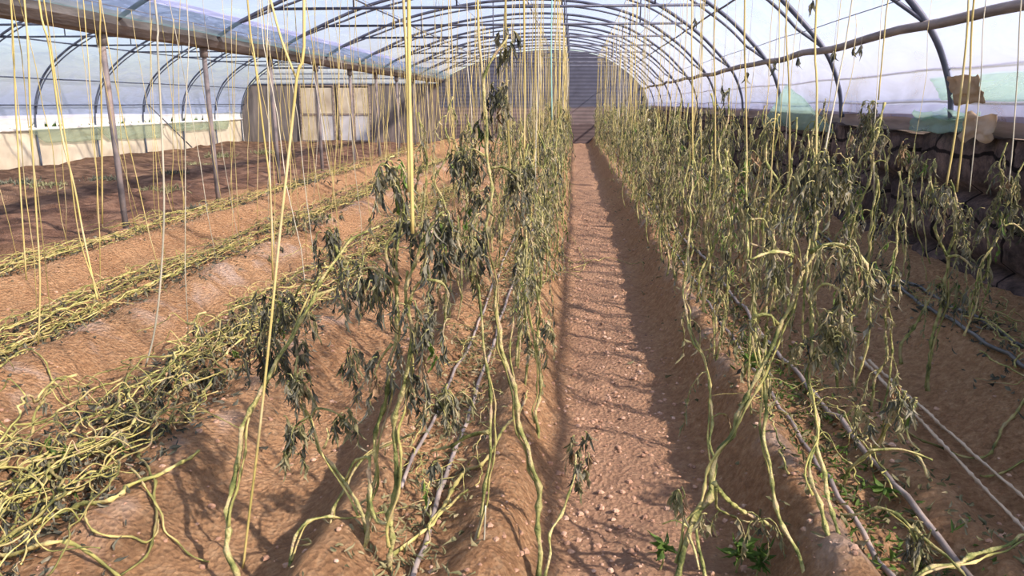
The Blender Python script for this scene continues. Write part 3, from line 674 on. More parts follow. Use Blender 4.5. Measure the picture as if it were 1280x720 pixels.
# shaded bed
traced('big arched vine leaning over the shaded bed, forked with drooping pale leaves', [(846, 730), (855, 690), (866, 655), (887, 615), (897, 579), (915, 543), (926, 518), (941, 482), (953, 460), (962, 440), (973, 407), (993, 370), (1003, 343), (1014, 318), (1020, 287), (1023, 253), (1021, 222)], .0135,
       branches=[([(1003, 336), (985, 318), (962, 316), (935, 326)], .008, 2.65, 2.5), ([(1012, 315), (1030, 306), (1055, 306), (1075, 318), (1085, 340)], .009, 2.7, 2.6), ([(1017, 300), (1022, 275), (1018, 262)], .008, 2.75, 2.75), ([(972, 405), (960, 392), (940, 395)], .006, 2.6, 2.5), ([(862, 660), (850, 652), (828, 655)], .004, 2.2, 2.2), ([(861, 668), (868, 690), (876, 720)], .006, 2.2, 2.15)],
       leaves=[(965, 318, 2.6, 5, .1, .3), (975, 320, 2.6, 5, .1, .2), (1040, 308, 2.6, 6, .14, .3), (1060, 310, 2.6, 8, .16, .3), (1080, 330, 2.6, 6, .14, .4), (1018, 240, 2.8, 8, .16, .3), (1030, 205, 2.8, 10, .16, .4), (1045, 198, 2.8, 10, .15, .5), (1055, 205, 2.8, 7, .14, .5), (1010, 215, 2.8, 6, .14, .4), (1035, 395, 2.55, 7, .12, .3), (1045, 405, 2.55, 6, .12, .2), (882, 640, 2.2, 2, .07, .1), (845, 615, 2.2, 5, .06, .2)], Y0=2.14, Y1=2.85, seed=11, dark=.4)
traced('wiry pale vine with two stems dropping at the shaded path edge', [(883, 730), (878, 700), (873, 650), (886, 618), (893, 600), (890, 560), (892, 520), (891, 490), (886, 460), (878, 440), (864, 425), (858, 400), (857, 360), (863, 297), (865, 240), (866, 200)], .008,
       branches=[([(893, 604), (905, 620), (930, 640), (960, 655), (980, 672)], .008, 2.2, 2.4), ([(895, 610), (897, 635), (925, 650), (950, 652)], .005, 2.2, 2.4)], sparse=6, dark=.3, Y0=2.15, Y1=3.3, seed=12)
traced('slim vine standing between the shaded path edge and the first grey pipe', [(1010, 725), (1000, 697), (988, 677), (975, 640), (968, 610), (962, 586), (957, 543), (955, 507), (950, 460), (942, 390), (938, 337), (935, 270), (934, 228), (932, 190)], .0085,
       branches=[([(937, 275), (952, 272), (960, 285)], .005, 2.7, 2.7), ([(938, 305), (955, 310), (970, 325)], .004, 2.6, 2.6), ([(942, 395), (960, 392), (968, 408)], .006, 2.4, 2.4)],
       leaves=[(960, 280, 2.7, 3, .1, .5), (928, 240, 2.8, 4, .1, .3), (936, 200, 2.9, 6, .12, .4), (930, 420, 2.4, 3, .08, .1), (925, 320, 2.6, 4, .1, .3)], Y0=2.15, Y1=2.9, seed=13, dark=.35)
traced('double stemmed vine standing between the two grey pipes', [(1045, 730), (1031, 662), (1022, 625), (1014, 590), (1013, 568), (1020, 545), (1018, 500), (1010, 460), (1014, 410), (1017, 367), (1022, 330), (1018, 300)], .0095,
       branches=[([(1018, 545), (1025, 575), (1035, 622), (1049, 673), (1071, 725)], .009, 2.4, 2.16), ([(1015, 370), (1030, 355), (1045, 362), (1052, 385)], .006, 2.6, 2.55)],
       leaves=[(1048, 365, 2.6, 6, .12, .3), (1040, 425, 2.5, 5, .12, .2), (1050, 430, 2.5, 4, .1, .15), (1005, 430, 2.5, 5, .1, .3)], Y0=2.15, Y1=2.75, seed=14, dark=.3)
traced('curved green shoot rising out of the weeds between the grey pipes', [(1049, 604), (1062, 590), (1085, 565), (1097, 552), (1107, 543), (1115, 527), (1121, 510), (1132, 489)], .010,
       branches=[([(1085, 563), (1110, 560), (1140, 565), (1165, 575)], .006, 2.5, 2.5)], leaves=[(1130, 488, 2.6, 6, .08, .4), (1118, 505, 2.6, 5, .08, .4), (1140, 500, 2.6, 5, .08, .4), (1080, 510, 2.6, 5, .08, .4)], Y1=2.6, seed=15)
traced('arched pale vine with a hooked end bending over the second grey pipe', [(1143, 730), (1146, 705), (1150, 680), (1142, 660), (1136, 651), (1120, 640), (1100, 634), (1075, 640), (1053, 650), (1050, 640)], .009,
       leaves=[(1150, 665, 2.2, 5, .09, .5), (1148, 690, 2.2, 4, .08, .4)], branches=[([(1143, 660), (1165, 680), (1190, 700), (1210, 725)], .007, 2.2, 2.1)], Y0=2.15, Y1=2.3, seed=16)
traced('thick green fallen shoot crossing the ground at the corner below the straight canes', [(1140, 735), (1165, 712), (1197, 702), (1225, 692), (1251, 684), (1290, 668)], .012, Y0=2.12, Y1=2.3, seed=17)
traced('gnarled vine hung on yellow twine in front of the block wall, bare lower legs', [(1161, 480), (1163, 450), (1167, 420), (1171, 393), (1181, 363), (1182, 335), (1184, 320), (1193, 293), (1197, 270), (1195, 245), (1188, 225)], .014,
       branches=[([(1126, 455), (1128, 430), (1140, 413), (1155, 385), (1175, 355)], .010, 4.2, 4.2), ([(1183, 322), (1200, 320), (1215, 335)], .009, 4.2, 4.1), ([(1184, 320), (1170, 290), (1175, 270), (1168, 250), (1163, 220)], .009, 4.2, 4.3)],
       leaves=[(1200, 270, 4.2, 8, .16, .4), (1185, 245, 4.2, 8, .16, .5), (1205, 300, 4.2, 6, .14, .4), (1175, 350, 4.2, 7, .14, .4), (1195, 360, 4.2, 8, .14, .4), (1170, 235, 4.3, 8, .16, .6)], sparse=4, Y0=4.1, Y1=4.3, seed=18, dark=.4)
traced('tall withered vine with a hooked curled top against the block wall', [(1085, 400), (1087, 340), (1087, 300), (1092, 263), (1095, 227), (1090, 202), (1089, 172), (1088, 150), (1086, 132), (1091, 124), (1097, 130)], .012,
       branches=[([(1091, 265), (1080, 262), (1070, 275)], .006, 5, 5), ([(1090, 205), (1105, 200), (1110, 215)], .006, 5, 5)],
       leaves=[(1090, 135, 5, 12, .14, .6), (1092, 160, 5, 10, .16, .7), (1097, 145, 5, 8, .14, .7), (1087, 180, 5, 6, .14, .6), (1100, 270, 5, 8, .2, .7), (1075, 268, 5, 6, .16, .6)], Y0=4.9, Y1=5.0, seed=19)
traced('wiry vine crossing to a pale cord at the frame edge by the block wall', [(1205, 420), (1218, 380), (1230, 330), (1243, 300), (1253, 283), (1262, 250), (1270, 225), (1282, 200)], .008,
       branches=[([(1253, 283), (1270, 280), (1290, 300)], .006, 4, 4), ([(1230, 330), (1225, 345), (1232, 370)], .005, 4, 4)], leaves=[(1240, 260, 4, 8, .14, .6), (1262, 235, 4, 7, .14, .5), (1275, 270, 4, 6, .14, .5)], sparse=5, Y0=4.0, Y1=4.0, seed=20, dark=.5)

traced('grey wiry vine with orange brown leaves against the block wall', [(1130, 345), (1128, 300), (1122, 270), (1121, 240), (1126, 212), (1132, 185)], .006, leaves=[(1132, 182, 5.4, 6, .12, 0), (1138, 190, 5.4, 5, .12, 0)], Y0=5.4, Y1=5.4, seed=41, dark=.2, lk={'brown': 1.0})
traced('bare grey vine curving down the block wall, beside the orange brown leaves', [(1158, 350), (1150, 300), (1143, 268), (1138, 240), (1140, 212), (1146, 195)], .0055, Y0=5.3, Y1=5.3, seed=42)
traced('grey wiry vine with a dull leaf knot, third along the block wall', [(1163, 330), (1156, 290), (1152, 255), (1153, 220), (1160, 198)], .0055, leaves=[(1156, 200, 5.2, 6, .12, .7), (1166, 205, 5.2, 5, .12, .7)], Y0=5.2, Y1=5.2, seed=43)
traced('bare grey vine hanging straight below the triangle of green net', [(1062, 330), (1060, 290), (1057, 255), (1062, 220), (1060, 185), (1064, 160)], .006, leaves=[(1068, 170, 6.2, 6, .14, .6), (1070, 230, 6.2, 6, .16, .5)], Y0=6.2, Y1=6.2, seed=44)
# --- ranks of standing vines: a few kinds, copied along each row
def proto(seed, H, lod):
    rng = random.Random(seed); root = empty('tomato_vine', (0, 0, -50)); root.location = (0, 0, 0)
    s = MB(); pts = [Vector((0, 0, -.05))]; x = y = 0
    lean = rng.uniform(-.06, .06)
    for i in range(1, 9):
        t = i / 8; x = lean * math.sin(t * 3) + rng.uniform(-.03, .03); y = rng.uniform(-.03, .03); pts.append(Vector((x, y, H * t)))
    n = 6 if lod == 0 else 4
    q = stem(s, pts, rng.uniform(.007, .010), .005, rng, n, .06 if lod == 0 else .12, .008)
    if rng.random() < .8:
        a = rng.uniform(0, 6.28); d = Vector((math.cos(a), math.sin(a), 0))
        s2 = MB(); stem(s2, [Vector((0, 0, -.04)) + d * .05, d * .10 + Vector((0, 0, .2)), d * .07 + Vector((0, 0, .45)), q[len(q) // 2]], .006, .005, rng, n, .07 if lod == 0 else .14); part(s2, 'side_branch', M['stem'], root)
    part(s, 'stem', M['stem'], root); f = MB()
    sg = 4 if lod == 0 else 2
    nl = 12 if lod == 0 else 10
    pale = rng.uniform(.1, .55)
    foliage_along(f, q, rng, .12, 1.0, nl, L=(.06, .2), k=9 if lod == 0 else 6, dark=pale, seg=sg, lw=1.0 if lod == 0 else 1.4, pr=.003)
    foliage_along(f, q, rng, .45, 1.0, nl // 2, L=(.08, .2), k=10 if lod == 0 else 6, dark=pale, seg=sg, lw=1.0 if lod == 0 else 1.4, pr=.003)
    part(f, 'withered_leaves', LEAFMATS, root); return root
near_p = [proto(100 + i, 1.15 + .06 * (i % 4), 0) for i in range(9)]
far_p = [proto(200 + i, 1.15 + .06 * (i % 4), 1) for i in range(8)]
ROWS = {  # x, first y, step, phrase
    'a': (-.24, 3.6, .36, "in the sunlit path-edge row"),
    'b': (-.78, 4.4, .44, "in the sunlit bed's outer row"),
    'c': (.84, 3.2, .36, "in the shaded path-edge row"),
    'd': (1.42, 3.4, .38, "in the shaded bed's outer row"),
    'e': (2.42, 4.7, .72, "in the row below the block wall"),
}
rng = random.Random(77); slots = []
for key, (x0, y0, st, ph) in ROWS.items():
    y = y0; i = 0
    while y < 30.3:
        slots.append((y, key, i, x0 + rng.gauss(0, .05), rng.uniform(.86, 1.12) * (1.0 if key != 'e' else .95), rng.uniform(0, 6.28)))
        y += st * rng.uniform(.75, 1.25) * (1.0 if y < 14 else 1.35); i += 1
slots.sort()
WORDS = ['first', 'second', 'third', 'fourth', 'fifth', 'sixth', 'seventh', 'eighth']
used = set(); mass = MB(); count = 0
for (y, key, i, x, sc_, rz) in slots:
    ph = ROWS[key][3]; src = near_p[rng.randrange(9)] if y < 9.5 else far_p[rng.randrange(8)]
    z = gz(x, y)
    if count < 262:
        if src.name in used: o = copy_tree(src)
        else: o = src; used.add(src.name)
        o.location = (x, y, z); o.rotation_euler = (rng.gauss(0, .03), rng.gauss(0, .03), rz); o.scale = (sc_, sc_, sc_)
        if i < 8: tag(o, f'withered tomato vine on twine, {WORDS[i]} from the front {ph}', 'vine', f'tomato vines {ph}')
        else: tag(o, f'withered tomato vine {ph}, beyond its first eight', 'vine', f'tomato vines {ph}')
        count += 1
    else:
        mt = Matrix.Translation((x, y, z)) @ Matrix.Rotation(rz, 4, 'Z') @ Matrix.Scale(sc_, 4); b0 = len(mass.v)
        src = far_p[rng.randrange(8)]
        for ch, ofs in ((c, 0) for c in kids[src.name]):
            b0 = len(mass.v); mass.v += [mt @ v.co for v in ch.data.vertices]
            for pl in ch.data.polygons: mass.face([b0 + k for k in pl.vertices], pl.material_index)
for p in near_p + far_p:
    if p.name not in used:
        for ch in kids[p.name]: bpy.data.objects.remove(ch)
        bpy.data.objects.remove(p)
if mass.v: tag(mass.build('tomato_vines', LEAFMATS), 'distant withered tomato vines at the far ends of the rows', 'vines', kind='stuff')

# --- fallen vines lying along the cleared beds
def fallen(seed, L, straight=False):
    rng = random.Random(seed); root = empty('fallen_vine', (0, 0, 0)); s = MB(); pts = []
    ph = rng.uniform(0, 6); a = rng.uniform(.01, .04) if straight else rng.uniform(.03, .10)
    lift = rng.uniform(.0, .05) if straight else rng.uniform(.02, .14)
    for i in range(13):
        t = i / 12; pts.append(Vector((a * math.sin(ph + t * rng.uniform(4, 7)) + rng.gauss(0, .008 if straight else .018), L * (t - .5), .015 + lift * abs(math.sin(ph * 2 + t * 7)) * math.sin(math.pi * min(1, t * 1.2)) + rng.uniform(0, .03))))
    q = stem(s, pts, rng.uniform(.004, .0072), .003, rng, 6, .05, .013); part(s, 'stem', M['vine_dry'], root)
    for k in range(rng.randint(2, 4)):
        s2 = MB(); p = q[rng.randrange(len(q) // 6, len(q))]; an = rng.uniform(0, 6.28); h = Vector((math.cos(an), math.sin(an) * .8, 0)); ll = rng.uniform(.12, .32)
        stem(s2, [p, p + h * ll * .4 + Vector((0, 0, rng.uniform(.0, .09))), p + h * ll * .8 + Vector((rng.gauss(0, .04), rng.gauss(0, .04), rng.uniform(-.02, .06))), p + h * ll + Vector((rng.gauss(0, .07), rng.gauss(0, .07), -p.z * .6))], .0035, .002, rng, 5, .045, .012)
        part(s2, 'side_branch', M['vine_dry'], root)
    f = MB(); foliage_along(f, q, rng, .1, 1, 5, L=(.05, .12), k=7, dark=.8, droop=.7, lw=1.0, seg=3); part(f, 'withered_leaves', LEAFMATS, root)
    return root
fp = [fallen(300 + i, 1.2 + .12 * (i % 7)) for i in range(12)] + [fallen(330 + i, 1.5 + .12 * (i % 7), True) for i in range(10)]
BEDF = [(-2.0, 1.9, 14, 90, 'on the bed next to the sunlit furrow', .16), (-3.42, 2.9, 20, 96, 'on the middle cleared bed', .14), (-4.95, 4.6, 26, 80, 'on the cleared bed beside the gutter posts', .13)]
fu = set(); rng = random.Random(42)
def place_fallen(x, y, tilt, label, group, dz=0.0, sc_=1.0, straight=False):
    src = fp[12 + rng.randrange(10)] if straight else fp[rng.randrange(12)]
    if src.name in fu: o = copy_tree(src)
    else: o = src; fu.add(src.name)
    dyz = (gz0(x, y + .5) - gz0(x, y - .5))
    o.location = (x, y, gz(x, y) + dz); o.rotation_euler = (math.atan(dyz), 0, tilt + (math.pi if rng.random() < .5 else 0)); o.scale = (sc_,) * 3
    return tag(o, label, 'fallen vine', group)
for (x0, ya, yb, n, ph, sd) in BEDF:
    for i in range(n):
        y = ya + (yb - ya) * ((i + rng.random()) / n) ** 1.45
        place_fallen(x0 + rng.gauss(0, sd), y, rng.gauss(0, .17 if x0 > -3 else .08), f'yellow green fallen tomato vine in the tangle {ph}', f'fallen vines {ph}', rng.uniform(0, .07), 1.0, x0 < -3)
# loose runners strewn on the soil between, traced
def ground_vine(label, pts, r, seed, lift=.01, mt='vine_dry', name='fallen_vine', cat='fallen vine', branch=(), group=None, amp=.006):
    rng = random.Random(seed); w = []
    for px, py in pts:
        p = on_ground(px, py); w.append(p)
    if name == 'dry_cane': w = [w[0].lerp(w[-1], i / 20) + Vector((.006 * nz(i * .4, seed, 0), 0, lift + r + .012)) for i in range(21)]
    else: w = catmull(w, 5)
    for i, p in enumerate(w if name != 'dry_cane' else []): w[i] = Vector((p.x, p.y, max(gz(p.x, p.y), gz0(p.x, p.y)) + lift + r))
    root = empty(name, tuple(w[0])); s = MB(); stem(s, w, r, r * .6, rng, 6, .06, amp); part(s, 'stem', M[mt], root)
    return tag(root, label, cat, group)
gv = [
 ('long straight dry cane lying across the shaded furrow, the one closer to the path', [(1075, 457), (1125, 514), (1161, 557), (1200, 594), (1237, 633), (1290, 690)], .0115, 'cane'),
 ('long straight dry cane lying across the shaded furrow, the one closer to the wall', [(1085, 460), (1118, 492), (1175, 543), (1219, 583), (1290, 648)], .0105, 'cane'),
 ('forked runner reaching over the dry canes from the frame edge', [(1285, 505), (1268, 522), (1255, 536), (1245, 552), (1236, 565), (1200, 572), (1165, 560), (1130, 540)], .008, 'v'),
 ('short runner below the forked one at the frame edge', [(1290, 575), (1265, 590), (1240, 600), (1225, 600)], .006, 'v'),
 ('runner snaking down from the tangle to the sunlit furrow edge', [(165, 555), (175, 575), (192, 612), (196, 655), (185, 685), (160, 705), (152, 725)], .007, 'v'),
 ('runner with long straight end crossing the sunlit soil', [(165, 598), (185, 620), (205, 660), (235, 690), (262, 708)], .005, 'v'),
 ('thick yellow green vine at the near corner below the tangle', [(-15, 690), (30, 668), (60, 655), (95, 646), (140, 635), (165, 615), (200, 600), (250, 580)], .011, 'v'),
 ('yellow green vine lying lowest in front of the tangle', [(-10, 697), (60, 697), (100, 700), (135, 716), (160, 730)], .009, 'v'),
 ('looping runner in front of the tangle curving back to itself', [(120, 600), (112, 640), (110, 670), (125, 685), (165, 688), (195, 680), (198, 650)], .006, 'v'),
 ('dark dry runner on the sandy slope above the tangle', [(0, 462), (40, 470), (85, 485), (125, 500)], .006, 'v'),
 ('pale cane lying straight through the tangle', [(-10, 655), (40, 625), (90, 592), (140, 560), (200, 525)], .010, 'v'),
 ('thin forked runner across the middle of the path', [(700, 335), (735, 330), (765, 325), (800, 330), (805, 338)], .004, 'v'),
 ('loop of thin vine at the sunlit edge far down the path', [(700, 280), (715, 300), (728, 320), (730, 338), (712, 340)], .004, 'v'),
 ('light root snaking over the ridge beside the pale pipe', [(535, 665), (550, 645), (570, 612), (590, 590), (605, 585), (625, 555), (650, 520), (660, 490)], .0085, 'v'),
 ('light root lower on the ridge beside the pale pipe', [(490, 700), (515, 680), (530, 668), (560, 640), (585, 620)], .0075, 'v'),
]
for i, (lab, pts, r, k) in enumerate(gv):
    ground_vine(lab, pts, r, 500 + i, lift=.025 if k == 'cane' else .01, amp=.002 if k == 'cane' else .007, name='dry_cane' if k == 'cane' else 'fallen_vine', cat='cane' if k == 'cane' else 'fallen vine', mt='cane' if k == 'cane' else 'vine_dry')
# leafy heaps in the tangle
def heap(px, py, w, n, label, seed):
    rng = random.Random(seed); p = on_ground(px, py); root = empty('fallen_vine', tuple(p)); s = MB()
    q = stem(s, [p + Vector((-.2 * w, -w, .02)), p + Vector((0, -.3 * w, .07)), p + Vector((.1 * w, .4 * w, .08)), p + Vector((.2 * w, w, .03))], .006, .004, rng, 6, .05, .012); part(s, 'stem', M['vine_dry'], root); f = MB()
    for i in range(n):
        c = q[rng.randrange(len(q))] + Vector((rng.gauss(0, .3 * w), rng.gauss(0, .15 * w), rng.uniform(0, .08)))
        leaf(f, c, rng.uniform(0, 6.28), rng.uniform(.05, .11), rng, 10, dark=.85, lw=1.25, droop=.8, green=.10)
    part(f, 'withered_leaves', LEAFMATS, root); return tag(root, label, 'fallen vine')
heap(215, 505, .32, 46, 'dark leafy heap of fallen vine in the middle of the tangle', 61)
heap(300, 425, .34, 46, 'dark leafy fallen vine behind the slanting yellow twine', 62)
heap(345, 395, .30, 34, 'dark leafy fallen vine hanging over the bed behind the leaning stem', 63)
heap(75, 590, .22, 20, 'dark leafy heap at the near end of the tangle', 64)
heap(385, 285, .4, 34, 'dark leafy fallen vine far along the bed next to the sunlit furrow', 65)
heap(320, 330, .3, 20, 'dull leafy fallen vine under the short forked twine', 66)
# short loose stems lying in the two planted beds
for i in range(64):
    c = (-.52, 1.12)[i % 2]; y = 2.6 + 12 * rng.random() ** 1.5
    place_fallen(c + rng.gauss(0, .16), y, rng.gauss(0, .35), ('pale fallen stem among the drip pipes of the sunlit bed', 'pale fallen stem among the drip pipes of the shaded bed')[i % 2], ('fallen stems in the sunlit bed', 'fallen stems in the shaded bed')[i % 2], rng.uniform(0, .03), rng.uniform(.45, .75))
for i in range(22):
    y = 3.2 + 12 * rng.random() ** 1.4
    place_fallen(2.4 + rng.gauss(0, .12), y, rng.gauss(0, .2), 'fallen stem lying along the foot of the block wall', 'fallen stems along the block wall', .02, rng.uniform(.6, .9))
for p in fp:
    if p.name not in fu:
        for ch in kids[p.name]: bpy.data.objects.remove(ch)
        bpy.data.objects.remove(p)

# ---------------------------------------------------------------- support twine
def twine_mesh(pts, r, seed, n=5):
    b = MB(); b.tube(pts, r, n, flat=.6); return b
def tstring(pts, r, m, label, group=None):
    p0 = pts[0]; b = twine_mesh([p - p0 for p in pts], r, 0); o = b.build('support_twine', M[m]); o.location = p0
    return tag(o, label, 'twine', group)
def px_string(tr, Y, r, m, label, y_top=None, seed=0):
    rng = random.Random(seed); w = [P(x, y, Y) for x, y in tr]; t = w[0]; zt = min(3.3, roof_z(max(-5.3, min(2.6, t.x))) - .1)
    d = (w[0] - w[1]); top = t + Vector((d.x / max(.2, d.z) * (zt - t.z) * .3, rng.uniform(-.2, .2), zt - t.z)) if zt > t.z else t
    return tstring(catmull([top] + w, 4), r, m, label)
TR = [
 ([(511, -5), (512, 120), (514, 200), (516, 292)], 2.2, .0062, 'twine', 'thick yellow twine bundle holding the thick pale green vine'),
 ([(504, -5), (509, 110), (511, 240)], 2.22, .0045, 'twine', 'yellow twine hugging the thick bundle from the furrow side'),
 ([(597, -5), (602, 80), (606, 150), (607, 190)], 2.95, .0055, 'twine', 'yellow twine holding the tall hooked vine'),
 ([(380, -5), (371, 97), (360, 200), (350, 290), (336, 430), (322, 560), (312, 640), (303, 716)], 2.3, .0048, 'twine', 'long slanting yellow twine reaching the soil beside the leaning vine'),
 ([(337, -5), (352, 50), (370, 97)], 2.32, .0038, 'twine', 'short yellow twine forming a fork with the long slanting one'),
 ([(309, -5), (318, 70), (330, 170), (338, 240), (341, 350)], 3.0, .0038, 'twine', 'yellow twine just outside the fork of the slanting twine'),
 ([(48, -5), (62, 60), (77, 167), (93, 233), (103, 287), (117, 353), (122, 375)], 4.5, .006, 'twine', 'thick yellow twine bundle ending on the middle cleared bed'),
 ([(54, -5), (70, 100), (86, 200), (100, 300), (125, 372)], 4.4, .004, 'twine', 'yellow twine right beside the thick bundle over the cleared bed'),
 ([(193, -5), (197, 60), (203, 180), (205, 270), (200, 360), (192, 420), (182, 458)], 3.6, .005, 'twine_pale', 'lone pale yellow twine curving to the salt whitened ridge'),
 ([(124, -5), (125, 45), (127, 150), (128, 280)], 5.2, .006, 'twine', 'yellow twine passing in front of the nearest gutter post'),
 ([(13, -5), (20, 140), (27, 260), (33, 350)], 4.4, .005, 'twine', 'yellow twine nearest the frame edge over the cleared bed'),
 ([(30, -5), (38, 140), (45, 260), (50, 350), (48, 430)], 3.9, .005, 'twine', 'yellow twine second from the frame edge over the cleared bed'),
 ([(1021, -5), (1021, 110), (1020, 230)], 2.85, .0052, 'twine', 'yellow twine holding the big arched vine in the shaded bed'),
 ([(1066, -5), (1050, 90), (1033, 180), (1026, 225)], 2.9, .004, 'twine_pale', 'slanting pale twine meeting the big arched vine'),
 ([(1111, -5), (1105, 50), (1098, 125)], 4.9, .006, 'twine', 'olive twine holding the tall hooked vine by the block wall'),
 ([(1211, -5), (1203, 100), (1192, 180), (1183, 232)], 4.2, .0085, 'twine', 'thick yellow twine by the first arch, the one closer to the path'),
 ([(1218, -5), (1212, 100), (1204, 170), (1196, 240)], 4.2, .008, 'twine', 'thick yellow twine by the first arch, the one closer to the frame edge'),
 ([(1277, -5), (1272, 90), (1266, 180), (1261, 232)], 4.0, .005, 'twine_pale', 'white twine nearest the frame edge over the block wall'),
 ([(1233, -5), (1226, 100), (1217, 190), (1212, 240)], 4.3, .004, 'twine_pale', 'white twine beyond the two thick yellow ones at the first arch'),
 ([(983, -5), (986, 100), (988, 224)], 3.6, .005, 'twine', 'yellow twine in the shaded bed between the first and second wiry vines'),
 ([(931, -5), (932, 100), (934, 228)], 2.9, .0045, 'twine', 'yellow twine over the slim vine by the first grey pipe'),
 ([(894, -5), (894, 120), (894, 236)], 3.7, .005, 'twine', 'straight yellow twine over the shaded path edge, beside the wiry pale vine'),
 ([(865, -5), (865, 100), (866, 205)], 3.3, .004, 'twine', 'yellow twine over the two stemmed wiry vine'),
 ([(607, 632), (605, 680), (602, 735)], 2.2, .003, 'twine_pale', 'short white cord hanging to the ground at the bare green stem'),
 ([(632, -5), (633, 90), (638, 215), (650, 300)], 3.4, .006, 'twine', 'yellow twine right behind the tall hooked vine'),
 ([(655, -5), (656, 100), (655, 215)], 3.5, .005, 'twine', 'yellow twine over the inner path edge vine'),
 ([(690, -5), (689, 60), (690, 150)], 6.5, .006, 'twine_teal', 'teal twine high over the sunlit row'),
]
ntw = 0
for i, (tr, Y, r, m, lab) in enumerate(TR):
    if lab.startswith('short'):
        w = [P(x, y, Y) for x, y in tr]; tstring(catmull(w, 4), r, m, lab)
    else: px_string(tr, Y, r, m, lab, seed=i)
    ntw += 1
rng = random.Random(9); st = []
for key, (x0, y0, stp, ph) in ROWS.items():
    y = y0 + (.6 if key in 'ab' else .3); i = 0
    while y < 30.4:
        if y > 9 or rng.random() < .5: st.append((y, x0 + rng.gauss(0, .05), ph.replace('in the ', 'over the '), rng.uniform(.35, 1.2) if rng.random() < .8 else .15))
        y += (stp * 1.05 if y < 14 else stp * 1.5) * rng.uniform(.7, 1.3)
for (x0, ya, yb, stp, ph) in ((-1.8, 5.0, 30, .75, 'over the bed next to the sunlit furrow'), (-2.3, 4.4, 30, .8, 'over the bed next to the sunlit furrow'), (-3.2, 4.6, 30, .7, 'over the middle cleared bed'), (-3.65, 4.3, 30, .7, 'over the middle cleared bed'), (-4.75, 6, 30, .8, 'over the cleared bed beside the gutter posts'), (-5.15, 6.4, 30, .8, 'over the cleared bed beside the gutter posts')):
    y = ya
    while y < yb:
        if rng.random() < .85: st.append((y, x0 + rng.gauss(0, .09), ph, .03))
        y += stp * rng.uniform(.5, 1.5)
WX = (-.25, -.78, .84, 1.42, 2.42, -2.05, -3.42, -4.95)
st.sort(); far_tw = [MB(), MB()]
for (y, x, ph, zb) in st:
    wx = min(WX, key=lambda q: abs(q - x)); wx += .015 * nz(y, wx, 1); lx = wx - x; zt = min(3.3, roof_z(wx) - .12); g0 = gz(x, y); nn = 7; bow = rng.gauss(0, .035)
    r = (.0029 if y < 9 else (.0040 if y < 16 else .0058)) * rng.uniform(.75, 1.3)
    pts = []
    for k in range(nn + 1):
        t = k / nn; pts.append(Vector((x + lx * (1 - t) + bow * math.sin(math.pi * t) + rng.gauss(0, .007), y + rng.gauss(0, .01), zt + (g0 + zb - zt) * t)))
    u = rng.random(); m = 'twine' if u < .82 else 'twine_pale'
    if ntw < 298:
        tstring(pts, r, m, f"{'yellow' if m == 'twine' else 'pale'} support twine hanging {ph}", f"{'yellow' if m == 'twine' else 'pale'} twines {ph}"); ntw += 1
    else: far_tw[0 if m == 'twine' else 1].tube(pts, r, 4, flat=.6)
for b, m, l in zip(far_tw, ('twine', 'twine_pale'), ('distant yellow support twines at the far end of the rows', 'distant pale support twines at the far end of the rows')):
    if b.v: tag(b.build('support_twines', M[m]), l, 'twines', kind='stuff')
# dried scraps left hanging on thin threads under the film
HS = [(1067, 63, 'nearest the first arch, of a pair'), (1076, 62, 'beside its twin, of a pair'), (1042, 68, 'just outside the second arch'), (998, 76, 'between the second and third arches'), (968, 81, 'close to the third arch'), (934, 96, 'past the third arch, lowest'), (903, 112, 'before the fourth arch, low'), (868, 28, 'high up before the fourth arch'), (1015, 6, 'highest by the second arch')]
for i, (px, py, w) in enumerate(HS):
    rng = random.Random(800 + i); p = P(px, py, 7.5); zt = roof_z(p.x) - .01; root = empty('hanging_leaf', tuple(p)); f = MB(); t = MB()
    t.tube([Vector((p.x, p.y, max(zt, p.z + .1))), p], .0018, 4)
    for k in range(3): f.blade(p + Vector((0, 0, .02 * k)), Vector((rng.gauss(0, .15), rng.gauss(0, .15), -1)), rng.uniform(.08, .12), .014, rng, 0, 4)
    part(f, 'leaf_blade', M['leaf'], root); part(t, 'thread', M['twine_pale'], root); tag(root, f'dark dried leaf on a thread under the film, {w}', 'leaf scrap')
# overhead wires carrying the twine
for x, ph in ((-.25, "over the sunlit path-edge row"), (-.78, "over the sunlit bed's outer row"), (.84, "over the shaded path-edge row"), (1.42, "over the shaded bed's outer row"), (2.42, 'over the row below the block wall'), (-2.05, 'over the bed next to the sunlit furrow'), (-3.42, 'over the middle cleared bed'), (-4.95, 'over the cleared bed beside the gutter posts')):
    along('support_wire', x, min(3.3, roof_z(x) - .12), .004, M['wire'], f'thin overhead wire {ph}', 'wire', wob=.015)

# ---------------------------------------------------------------- low weeds and leaf litter
rng = random.Random(31)
def litter(name, m, spots, label, cat, up=.6, L=(.02, .06), w=(.004, .010)):
    b = MB()
    for (x, y) in spots:
        b.blade(Vector((x, y, gz(x, y) + rng.uniform(0, .02))), Vector((rng.gauss(0, 1), rng.gauss(0, 1), rng.uniform(-.1, up))), rng.uniform(*L), rng.uniform(*w), rng, 0, 3)
    return tag(b.build(name, m), label, cat, kind='stuff')
litter('leaf_litter', M['leaf'], [(rng.gauss(-2.0, .22), 1.9 + 8 * rng.random() ** 1.7) for _ in range(2200)], 'dark shrivelled leaf litter under the vines next to the sunlit furrow', 'leaf litter', .5)
litter('leaf_litter', M['leaf'], [(rng.gauss(-3.45, .22), 3 + 12 * rng.random() ** 1.4) for _ in range(2000)], 'dark leaf litter under the vines on the middle cleared bed', 'leaf litter', .5)
litter('leaf_litter', M['leaf'], [(rng.gauss(-4.95, .22), 4.6 + 18 * rng.random() ** 1.3) for _ in range(1500)], 'dark leaf litter under the vines beside the gutter posts', 'leaf litter', .5)
